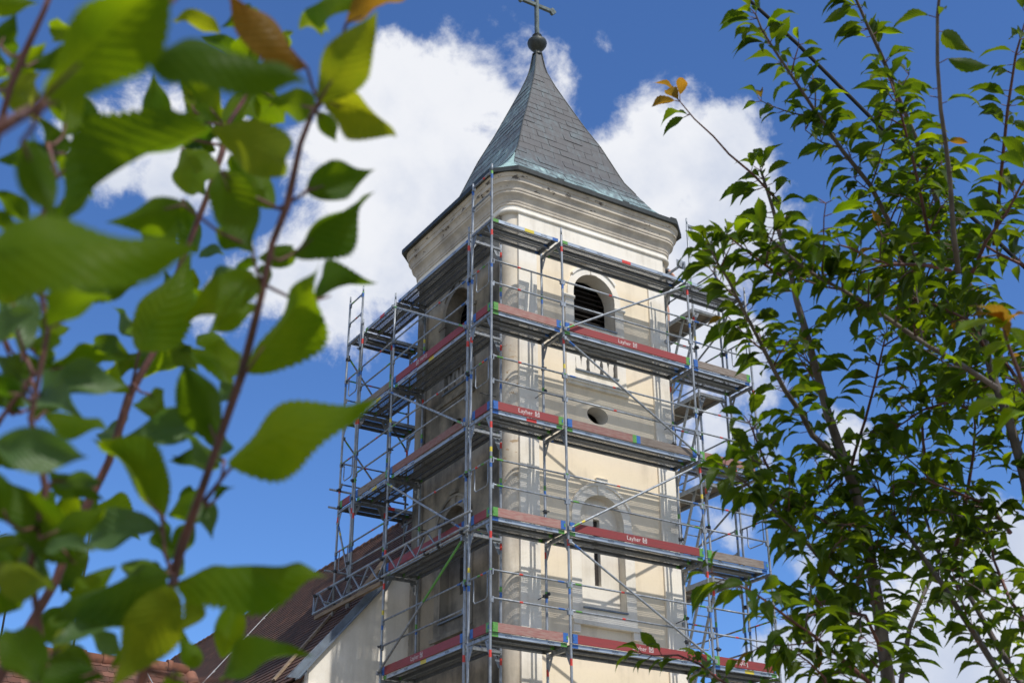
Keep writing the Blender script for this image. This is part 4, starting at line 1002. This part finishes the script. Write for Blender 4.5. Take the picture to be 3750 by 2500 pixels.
for pts, d0, d1, r0, r1 in stems:
    P = [vat(x, y, d0+(d1-d0)*i/(len(pts)-1)) for i, (x, y) in enumerate(pts)]
    R = [0.68*(r0+(r1-r0)*i/(len(pts)-1)) for i in range(len(pts))]
    if pts[0][1] > 1500:                                                    # carry on below the frame to the root
        q = P[0]; P = [sap_base+Vector((0, 0, 0.0)), sap_base*0.6+q*0.4-Vector((0, 0, q.z*0.1)), q-Vector((0, 0, 0.12))]+P; R = [0.014, 0.011, 0.008]+R
    # smooth by one round of midpoints, with little swellings at the nodes
    b = MB(); b.tube(P, [r*(1.0+0.22*((i*7) % 3 == 0)) for i, r in enumerate(R)], 10); b.build('stem', [bark_red], sap)
    stem_pts += [(a*(1-t)+c*t) for a, c in zip(P, P[1:]) for t in (0.0, 0.25, 0.5, 0.75)]+[P[-1]]
G, B_, Y_, O_, Pp = lf_green, lf_bright, lf_yellow, lf_orange, lf_pale
SL = [  # base x, y, tip x, y (view px), apparent half width px, depth, material, roll sign, arch
 (95, 225, 440, -80, 88, NEAR-.03, B_, 1, .06), (335, 130, 715, 200, 55, NEAR+.03, G, -1, .14), (705, 155, 515, -25, 42, .95, O_, 1, .05), (730, 236, 868, 22, 58, .95, Y_, -1, .04),
 (795, 55, 950, -15, 24, 1.0, O_, 1, .05), (742, 226, 910, 318, 38, .98, Y_, 1, .22), (722, 250, 604, 222, 40, 1.0, G, -1, .08), (728, 256, 774, 328, 24, 1.0, B_, 1, .05),
 (368, 290, 352, 165, 40, 1.3, B_, 1, .04), (508, 278, 408, 160, 46, 1.3, B_, -1, .06), (105, 236, 270, 333, 40, 1.05, G, 1, .12), (486, 298, 120, 530, 60, .8, G, -1, .12),
 (484, 296, 664, 388, 48, .95, Y_, 1, .16), (418, 340, 468, 452, 34, 1.3, B_, 1, .06), (526, 356, 636, 482, 42, 1.15, B_, -1, .12), (508, 392, 584, 592, 48, 1.02, G, 1, .05),
 (702, 440, 864, 388, 50, 1.0, G, -1, .16), (668, 586, 862, 440, 40, 1.0, G, 1, .07), (-90, 590, 472, 578, 92, NEAR-.06, B_, -1, .05), (422, 470, 240, 512, 42, .95, B_, 1, .08),
 (320, 806, 442, 578, 58, 1.05, B_, -1, .05), (598, 645, 414, 746, 46, 1.0, B_, 1, .14), (565, 856, 736, 602, 54, .98, B_, -1, .04), (722, 690, 868, 650, 24, 1.05, G, 1, .10),
 (104, 682, 322, 656, 27, 1.1, G, -1, .08), (50, 814, -12, 655, 30, 1.05, Pp, 1, .08), (60, 880, -15, 812, 42, 1.05, G, -1, .06), (104, 852, 264, 816, 27, 1.05, B_, 1, .16),
 (89, 906, 302, 890, 42, .98, Pp, -1, .13), (60, 905, -40, 880, 36, 1.0, G, 1, .08), (75, 935, 138, 942, 16, 1.05, G, 1, .05), (-15, 1015, 207, 1050, 58, .75, Pp, -1, .10),
 (500, 1022, 420, 826, 52, 1.0, G, 1, .04), (522, 1064, 872, 916, 70, .92, B_, -1, .08), (472, 960, 284, 1002, 46, 1.1, Pp, 1, .12), (376, 1190, 206, 1004, 46, .95, B_, -1, .16),
 (371, 1212, 184, 1270, 34, 1.0, Pp, 1, .14), (171, 1292, 8, 1100, 54, .9, G, -1, .06), (143, 1206, 96, 1113, 22, 1.2, B_, 1, .05), (143, 1206, 192, 1110, 22, 1.2, B_, -1, .05),
 (390, 1314, 114, 1432, 48, .92, G, 1, .10), (402, 1337, 760, 1328, 52, .92, B_, -1, .12), (400, 1348, 252, 1585, 72, .88, Y_, 1, .06), (510, 1512, 546, 1372, 34, 1.1, B_, -1, .04),
 (456, 1530, 410, 1460, 28, 1.1, B_, 1, .06), (510, 1562, 722, 1506, 30, 1.0, G, -1, .12), (330, 1420, 108, 1482, 42, .95, Pp, 1, .10), (-12, 1290, 127, 1358, 26, .85, Y_, -1, .08),
 (92, 1570, 8, 1440, 52, .85, G, 1, .06), (165, 1386, 270, 1298, 32, 1.0, B_, -1, .06), (-25, 10, 92, 8, 30, 1.0, B_, 1, .06), (0, 105, 38, 28, 26, 1.0, G, -1, .05),
 (-12, 200, 88, 226, 42, 1.0, Y_, 1, .08), (50, 325, 128, 502, 46, .66, G, -1, .06), (-12, 440, 74, 522, 24, 1.1, G, 1, .08), (506, 78, 392, 48, 17, 1.1, Y_, -1, .10),
 (582, 28, 504, 64, 26, 1.25, G, 1, .08), (700, 22, 852, 4, 24, 1.1, B_, -1, .08), (706, 20, 742, 84, 14, 1.1, Y_, 1, .06), (330, 72, 382, 104, 17, .72, Pp, 1, .12),
 (300, 108, 330, 172, 16, .72, Pp, -1, .10), (420, 458, 432, 542, 32, 1.25, B_, 1, .05), (338, 482, 392, 592, 40, 1.2, G, -1, .06), (446, 256, 424, 198, 13, 1.3, Y_, 1, .05),
 (482, 282, 388, 300, 26, 1.3, G, -1, .08), (30, 700, -25, 560, 30, 1.0, G, 1, .05), (200, 1560, 120, 1460, 45, 1.0, G, -1, .08), (20, 1200, -30, 1080, 40, .85, G, 1, .08),
 (300, 900, 268, 830, 10, 1.25, B_, 1, .05), (60, 1330, -20, 1420, 44, .95, G, 1, .06), (225, 1540, 60, 1600, 40, .9, G, -1, .08), (345, 905, 390, 985, 30, 1.2, G, 1, .06),
 (640, 225, 560, 300, 30, 1.35, G, 1, .08), (590, 175, 690, 150, 34, 1.2, G, -1, .10), (400, 480, 330, 610, 40, 1.1, G, 1, .05), (560, 20, 610, 110, 24, 1.2, B_, 1, .05),
 (20, 1330, 60, 1240, 34, 1.0, G, -1, .05), (440, 1340, 400, 1470, 22, 1.0, Y_, 1, .05), (100, 1470, 190, 1400, 34, 1.1, G, 1, .06), (270, 1500, 200, 1440, 30, 1.1, Pp, 1, .06), (405, 1540, 380, 1640, 26, 1.0, B_, 1, .05)]
rx = random.Random(4242)
vis_nodes = [(x, y, d0+(d1-d0)*i/(len(p)-1)) for p, d0, d1, r0, r1 in stems for i, (x, y) in enumerate(p) if d0 > 0.9 and 0 <= y <= 1560 and x < 640]
for k in range(84):                                                         # further leaves on the same stems
    x, y, dq = rx.choice(vis_nodes); x += rx.uniform(-25, 25); y += rx.uniform(-40, 40); a = rx.uniform(0, 6.28); ll = rx.uniform(75, 160)
    if x+ll*math.cos(a) > 700 or (y > 750 and x+ll*math.cos(a) > 560): a = math.pi-a
    SL.append((x+22*math.cos(a), y+22*math.sin(a), x+ll*math.cos(a), y+ll*math.sin(a), ll*rx.uniform(0.08, 0.2), dq+rx.uniform(0.04, 0.22), rx.choice((G, G, B_, B_, Pp)), rx.choice((-1, 1)), 0.08))
edge_nodes = [(95, 1480), (70, 1300), (105, 1120), (70, 960), (110, 760), (75, 560), (130, 400)]
for k in range(30):                                                         # larger leaves on the stem at the left edge
    x, y = rx.choice(edge_nodes); x += rx.uniform(-15, 15); y += rx.uniform(-70, 70); a = rx.uniform(0, 6.28); ll = rx.uniform(125, 205)
    SL.append((x+20*math.cos(a), y+20*math.sin(a), x+ll*math.cos(a), y+ll*math.sin(a)*0.8, ll*rx.uniform(0.10, 0.21), rx.uniform(0.82, 1.05), rx.choice((G, G, G, B_, B_, Pp, Y_)), rx.choice((-1, 1)), 0.10))
def leaf_matrix(Bp, Tp, nrm):
    Y = (Tp-Bp); Ln = Y.length; Y = Y/Ln; Z = nrm-Y*nrm.dot(Y); Z.normalize(); X = Y.cross(Z)
    return X, Y, Z, Ln
for i, (bx_, by_, tx_, ty_, hw, dp, mat, rs, ar) in enumerate(SL):
    rl = random.Random(500+i); dd = rl.uniform(-0.05, 0.05)*dp
    Bp = vat(bx_, by_, dp); Tp = vat(tx_, ty_, dp+dd)
    lp = math.hypot(tx_-bx_, ty_-by_); hw *= 0.92; k = hw/(0.215*lp); sx = 1.0
    if k > 1: sx = min(k, 1.12); roll = 0.12
    else: roll = math.acos(max(0.3, k))
    nrm = (CAM-(Bp+Tp)/2).normalized(); axis = (Tp-Bp).normalized()
    nrm = Matrix.Rotation(rs*roll*0.9, 3, axis) @ nrm
    if nrm.z > 0.0 and rl.random() < 0.85 or nrm.z <= 0.0: pass
    under = rl.random() < 0.72                                              # mostly the under side shows from below
    if mat is lf_pale: under = False
    X, Y, Z, Ln = leaf_matrix(Bp, Tp, -nrm if under else nrm)
    # bow the blade so that it arches upwards
    a2 = ar if Z.z > 0 else -ar
    me = big_leaf(mat, i % 6, round(a2, 2))
    M = Matrix.Translation(Bp) @ Matrix((X*sx, Y, Z)).transposed().to_4x4() @ Matrix.Diagonal((Ln, Ln, Ln, 1))
    place('leaf', me, sap, M)
    q = min(stem_pts, key=lambda p: (p-Bp).length)
    if (q-Bp).length < 0.07: 
        pet = MB(); pet.tube([q, (q+Bp)/2-Vector((0, 0, 0.004)), Bp, Bp*0.75+Tp*0.25], [0.0016, 0.0013, 0.0013, 0.0006], 6); pet.build('petiole', [bark_red], sap)

# ------------------------------------------------------------------ cherry tree on the right
tree_base = Vector((-7.95, -15.75, 0))
tree = thing('cherry_tree', tree_base, 'leafy green cherry tree filling the right side in front of the scaffold', 'tree')
LB = [  # limbs: points in photo px, depth0, depth1, radius0, radius1, leafiness
 ([(3254, 2500), (3215, 2219), (3175, 1969), (3136, 1817), (3083, 1661), (3031, 1512), (2997, 1385), (2951, 1213), (2917, 1098), (2894, 989), (2853, 850), (2830, 763), (2787, 626)], 3.3, 3.5, .017, .0035, 0.8),
 ([(2853, 740), (2756, 637), (2670, 565), (2612, 499), (2543, 436), (2490, 372)], 3.45, 3.4, .0035, .0015, 0.35),
 ([(3096, 1700), (2974, 1592), (2934, 1512), (2876, 1431), (2836, 1357), (2773, 1230), (2721, 1133), (2670, 1030), (2630, 966), (2601, 909)], 3.35, 3.0, .008, .002, 0.8),
 ([(3340, 1100), (3300, 950), (3250, 800), (3186, 677), (3089, 557), (3020, 459), (2951, 356), (2894, 270), (2836, 184), (2790, 109), (2767, 52)], 3.6, 3.3, .008, .002, 0.9),
 ([(3433, 900), (3433, 740), (3399, 637), (3353, 505), (3295, 367), (3227, 201), (3186, 115), (3146, 23), (3110, -60)], 3.7, 3.4, .0085, .003, 1.0),
 ([(3510, 1000), (3491, 844), (3479, 660), (3462, 517), (3445, 402), (3433, 230), (3433, 57), (3445, -60)], 3.0, 2.8, .0065, .003, 0.4),
 ([(3400, 860), (3376, 735), (3341, 574), (3295, 402), (3261, 298)], 3.4, 3.3, .005, .002, 0.9),
 ([(3560, 1000), (3611, 884), (3686, 781), (3737, 683), (3790, 600)], 3.2, 3.1, .005, .002, 0.7),
 ([(3650, 1420), (3491, 1317), (3387, 1259), (3261, 1173), (3192, 1127), (3089, 1064), (3003, 1018), (2934, 972), (2876, 921), (2802, 857)], 3.1, 3.0, .007, .002, 1.0),
 ([(3790, 1900), (3740, 1700), (3692, 1529), (3634, 1374), (3617, 1305), (3590, 1150), (3530, 990), (3480, 850)], 3.3, 3.5, .014, .006, 1.0),
 ([(3110, 1740), (3129, 1661), (3169, 1535), (3203, 1408), (3226, 1305), (3244, 1225)], 3.5, 3.4, .005, .002, 0.9),
 ([(3400, 1760), (3381, 1621), (3370, 1431), (3370, 1340)], 3.6, 3.6, .005, .002, 1.0),
 ([(3195, 2206), (3057, 2107), (2958, 1989), (2879, 1910), (2767, 1798), (2701, 1745), (2655, 1712)], 3.25, 2.9, .007, .002, 1.0),
 ([(3228, 2378), (3169, 2252), (3080, 2240), (3024, 2233), (2971, 2173)], 3.2, 3.0, .005, .002, 0.9),
 ([(3230, 2560), (3175, 2490), (3076, 2404), (2978, 2325), (2892, 2266), (2806, 2200), (2747, 2160)], 3.1, 2.8, .006, .002, 0.8),
 ([(2960, 2680), (2760, 2560), (2628, 2483), (2562, 2430), (2483, 2397), (2398, 2400), (2352, 2392)], 3.5, 3.5, .005, .0015, 0.6),
 ([(3820, 2600), (3736, 2496), (3650, 2358), (3558, 2193), (3472, 2101), (3413, 1969), (3386, 1880)], 3.3, 3.6, .010, .003, 0.8),
 ([(3750, 2600), (3683, 2500), (3551, 2292), (3439, 2121), (3347, 1989), (3254, 1864), (3202, 1778)], 3.2, 3.4, .010, .003, 0.8),
 ([(3500, 2000), (3531, 1877), (3564, 1666), (3571, 1560), (3560, 1450)], 3.5, 3.5, .006, .002, 1.0),
 ([(2840, 1760), (2802, 1690), (2767, 1604), (2744, 1546)], 3.1, 3.0, .004, .0015, 0.8),
 ([(2860, 1010), (2796, 966), (2721, 909), (2664, 863)], 3.1, 3.0, .004, .0015, 0.9),
 ([(3480, 990), (3404, 972), (3261, 966), (3192, 949), (3118, 909), (3077, 898)], 3.0, 2.9, .005, .002, 0.8),
 ([(3790, 990), (3750, 972), (3663, 932), (3605, 898)], 3.2, 3.3, .005, .003, 0.9),
 ([(3640, 900), (3690, 400), (3720, 200), (3760, 60)], 3.4, 3.3, .005, .002, 0.7),
 ([(3300, 2500), (3330, 2300), (3380, 2180), (3420, 2100)], 3.7, 3.8, .008, .004, 0.7),
 ([(3700, 1950), (3620, 1850), (3500, 1800), (3400, 1760)], 3.4, 3.3, .006, .002, 1.0),
 ([(3780, 1480), (3700, 1350), (3600, 1230), (3500, 1120)], 3.6, 3.7, .006, .003, 1.0),
 ([(3100, 1720), (3040, 1780), (2960, 1820), (2880, 1800)], 3.4, 3.2, .004, .0015, 0.8),
 ([(3160, 1960), (3080, 1960), (3010, 1900), (2950, 1860)], 3.4, 3.2, .004, .0015, 0.9),
 ([(3050, 2600), (3020, 2480), (2960, 2420), (2900, 2380)], 3.0, 2.9, .004, .0015, 0.7),
 ([(3780, 2300), (3700, 2200), (3640, 2050), (3620, 1950)], 3.1, 3.3, .006, .002, 1.0),
 ([(3560, 1500), (3480, 1470), (3380, 1500), (3290, 1560)], 3.5, 3.4, .005, .002, 1.0),
 ([(3420, 1240), (3420, 1100), (3380, 1000), (3340, 930)], 3.6, 3.6, .005, .002, 1.0),
 ([(3620, 1300), (3560, 1180), (3440, 1120), (3330, 1090)], 3.3, 3.2, .005, .002, 1.0),
]
TG = [leaf_geo(16, True, 900+k, 0.035, 0.13+0.04*(k % 3), 0.45) for k in range(6)]
TME = [leaf_mesh(g_, lf_tree) for g_ in TG]; TMB = [leaf_mesh(g_, lf_bright) for g_ in TG[:3]]; TMO = [leaf_mesh(g_, lf_orange) for g_ in TG[:2]]
leaves = []; twigs = MB(); rt = random.Random(77)
UP = Vector((0, 0, 1))
def add_leaf(p, out, size, young=0):
    a = out.normalized(); tipd = (a*1.0+Vector((0, 0, -1))*rt.uniform(0.15, 0.85)).normalized()
    base = p+a*rt.uniform(0.010, 0.024)
    side = tipd.cross(UP); side = side.normalized() if side.length > 0.05 else Vector((1, 0, 0))
    Zn = side.cross(tipd).normalized()
    if Zn.z < 0: Zn = -Zn
    Zn = Matrix.Rotation(rt.gauss(0, 0.45), 3, tipd) @ Zn
    twigs.tube([p, base], 0.0011, 4, 1, False)
    X = tipd.cross(Zn); wsc = rt.uniform(0.66, 0.95)
    leaves.append((base, X*size*wsc, tipd*size, Zn*size, young))
def twig(p, d, length, leafy, tip_young=0.0):
    n = max(2, int(length/0.03)); pts = [p]; dd = d.normalized()
    for i in range(n):
        dd = (dd+Vector((rt.gauss(0, .10), rt.gauss(0, .10), rt.gauss(0.03, .08)))).normalized(); pts.append(pts[-1]+dd*length/n)
    twigs.tube(pts, [0.0026-0.0014*i/n for i in range(n+1)], 5, 0 if rt.random() < 0.5 else 1)
    for i in range(1, n+1):
        for q in range(2 if i < n else 3):
            if rt.random() > leafy: continue
            perp = dd.orthogonal().normalized(); perp = Matrix.Rotation(rt.uniform(0, 6.28), 3, dd) @ perp
            o = perp+dd*rt.uniform(0.2, 0.8); o.z = o.z*0.5
            add_leaf(pts[i], o, rt.uniform(0.05, 0.094)*(0.7 if i == n else 1), 1 if (i == n and rt.random() < tip_young) else 0)
for li, (pts, d0, d1, r0, r1, leafy) in enumerate(LB):
    n = len(pts); P = [at(x, y, d0+(d1-d0)*i/(n-1)) for i, (x, y) in enumerate(pts)]; R = [r0+(r1-r0)*i/(n-1) for i in range(n)]
    if pts[0][1] > 2490:
        q = P[0]; P = [tree_base+Vector((0.05*math.sin(li*2.1), 0.05*math.cos(li*2.1), 0)), tree_base*0.55+q*0.45+Vector((0, 0, 0.15)), q-Vector((0, 0, 0.15))]+P; R = [r0*1.9, r0*1.5, r0*1.1]+R
    b = MB(); b.tube(P, R, 8); b.build('trunk' if li == 0 else 'limb', [bark if r0 > 0.006 else bark_red], tree)
    Q = P[3:] if pts[0][1] > 2490 else P; Rq = R[-len(Q):]
    for a, c, ra in zip(Q, Q[1:], Rq):
        sl_ = (c-a).length; dd = (c-a).normalized(); m = max(1, int(sl_/0.0205))
        for i in range(m):
            p = a+(c-a)*((i+rt.random())/m)
            for q in range(2 if leafy < 0.6 else 3):
                if rt.random() > leafy*0.85: continue
                perp = Matrix.Rotation(rt.uniform(0, 6.28), 3, dd) @ dd.orthogonal().normalized()
                o = perp+dd*rt.uniform(0.1, 0.7); o.z *= 0.5; add_leaf(p+perp*ra*0.5, o, rt.uniform(0.048, 0.098))
            if leafy >= 0.8 and rt.random() < (0.30 if Vector(p).z < 3.6 else 0.20)*leafy:
                perp = Matrix.Rotation(rt.uniform(0, 6.28), 3, dd) @ dd.orthogonal().normalized()
                x_, y_, _z = project(p)
                ok = 1.0 if x_ > 2980 else 0.45
                if rt.random() < ok: twig(p, perp+dd*0.8+UP*0.3, rt.uniform(0.06, 0.16 if x_ < 3000 else 0.22), 0.85, 0.05)
    for q in range(4):                                                      # tuft at the tip
        perp = Matrix.Rotation(q*1.6, 3, dd) @ dd.orthogonal().normalized(); add_leaf(Q[-1], perp*0.8+dd, rt.uniform(0.05, 0.085), 1 if li == 1 else 0)
# near shoot with young orange leaves at the right edge
ns = [(3790, 1500), (3740, 1390), (3703, 1294), (3680, 1225), (3668, 1150)]; P = [at(x, y, 2.0) for x, y in ns]
b = MB(); b.tube(P, [.004, .0036, .003, .0025, .0018], 8); b.build('limb', [bark_red], tree)
for (bx_, by_, tx_, ty_, yg) in ((3690, 1235, 3545, 1120, 2), (3680, 1200, 3480, 1245, 3), (3680, 1190, 3560, 1160, 2), (3690, 1190, 3770, 1150, 2), (3700, 1260, 3600, 1330, 3), (3710, 1310, 3640, 1400, 3), (3690, 1170, 3650, 1230, 3), (3720, 1490, 3530, 1580, 3), (3790, 1520, 3640, 1600, 3), (3700, 1200, 3760, 1300, 3)):
    Bp, Tp = at(bx_, by_, 2.0), at(tx_, ty_, 1.97); X, Y, Z, Ln = leaf_matrix(Bp, Tp, ((CAM-Bp).normalized()*0.5+UP*0.8))
    leaves.append((Bp, X*Ln, Y*Ln, Z*Ln, 1 if yg == 2 else 2))
def score(lf):
    c = lf[0]+lf[2]*0.5; x, y, z = project(c)
    if lf[4]: return z-10
    return z+(0 if (-20 < x < 3770 and -20 < y < 2520) else 100)
leaves.sort(key=score)
for i, (p, X, Y, Z, yg) in enumerate(leaves[:300]):
    me = TMO[i % 2] if yg == 1 else (TMB[i % 3] if yg == 2 or (i % 9 == 0) else TME[i % 6])
    place('leaf', me, tree, Matrix.Translation(p) @ Matrix((X, Y, Z)).transposed().to_4x4())
def join_leaves(sel, mat, name):
    V, F, UVs = [], [], []
    off = 0
    for i, (p, X, Y, Z, yg) in sel:
        gv, gf, gu = TG[i % 6]
        A = np.array(gv) @ np.array([X, Y, Z])+np.array(p); V.append(A); F += [tuple(off+k for k in f) for f in gf]; UVs += gu; off += len(gv)
    me = D.meshes.new(name); me.from_pydata(np.concatenate(V).tolist(), [], F); me.materials.append(mat)
    ul = me.uv_layers.new(name='UVMap'); UA = np.array(UVs); li_ = np.empty(len(me.loops), dtype=np.int32); me.loops.foreach_get('vertex_index', li_)
    ul.data.foreach_set('uv', UA[li_].astype(np.float32).ravel()); me.polygons.foreach_set('use_smooth', [True]*len(me.polygons))
    o = place(name, me, tree); o['kind'] = 'stuff'
rest = list(enumerate(leaves))[300:]
join_leaves([q for q in rest if q[0] % 8], lf_tree, 'foliage'); join_leaves([q for q in rest if q[0] % 8 == 0], lf_bright, 'foliage')
twigs.build('twigs', [bark, bark_red], tree, False)['kind'] = 'stuff'
print('LEAVES', len(leaves))

# ------------------------------------------------------------------ overhead cable
P = [at(x*1.5944, y*1.5944, dpt) for x, y, dpt in ((1300, -420, 9.0), (1600, -115, 8.0), (1720, 0, 7.7), (1830, 100, 7.45), (1950, 220, 7.2), (2030, 300, 7.0), (2200, 468, 6.7), (2450, 705, 6.2), (2900, 1110, 5.6))]
b = MB(); b.tube(P, 0.0105, 10); tag(b.build('overhead_cable', [rubber]), 'black overhead cable crossing the sky behind the right-hand tree', 'cable')
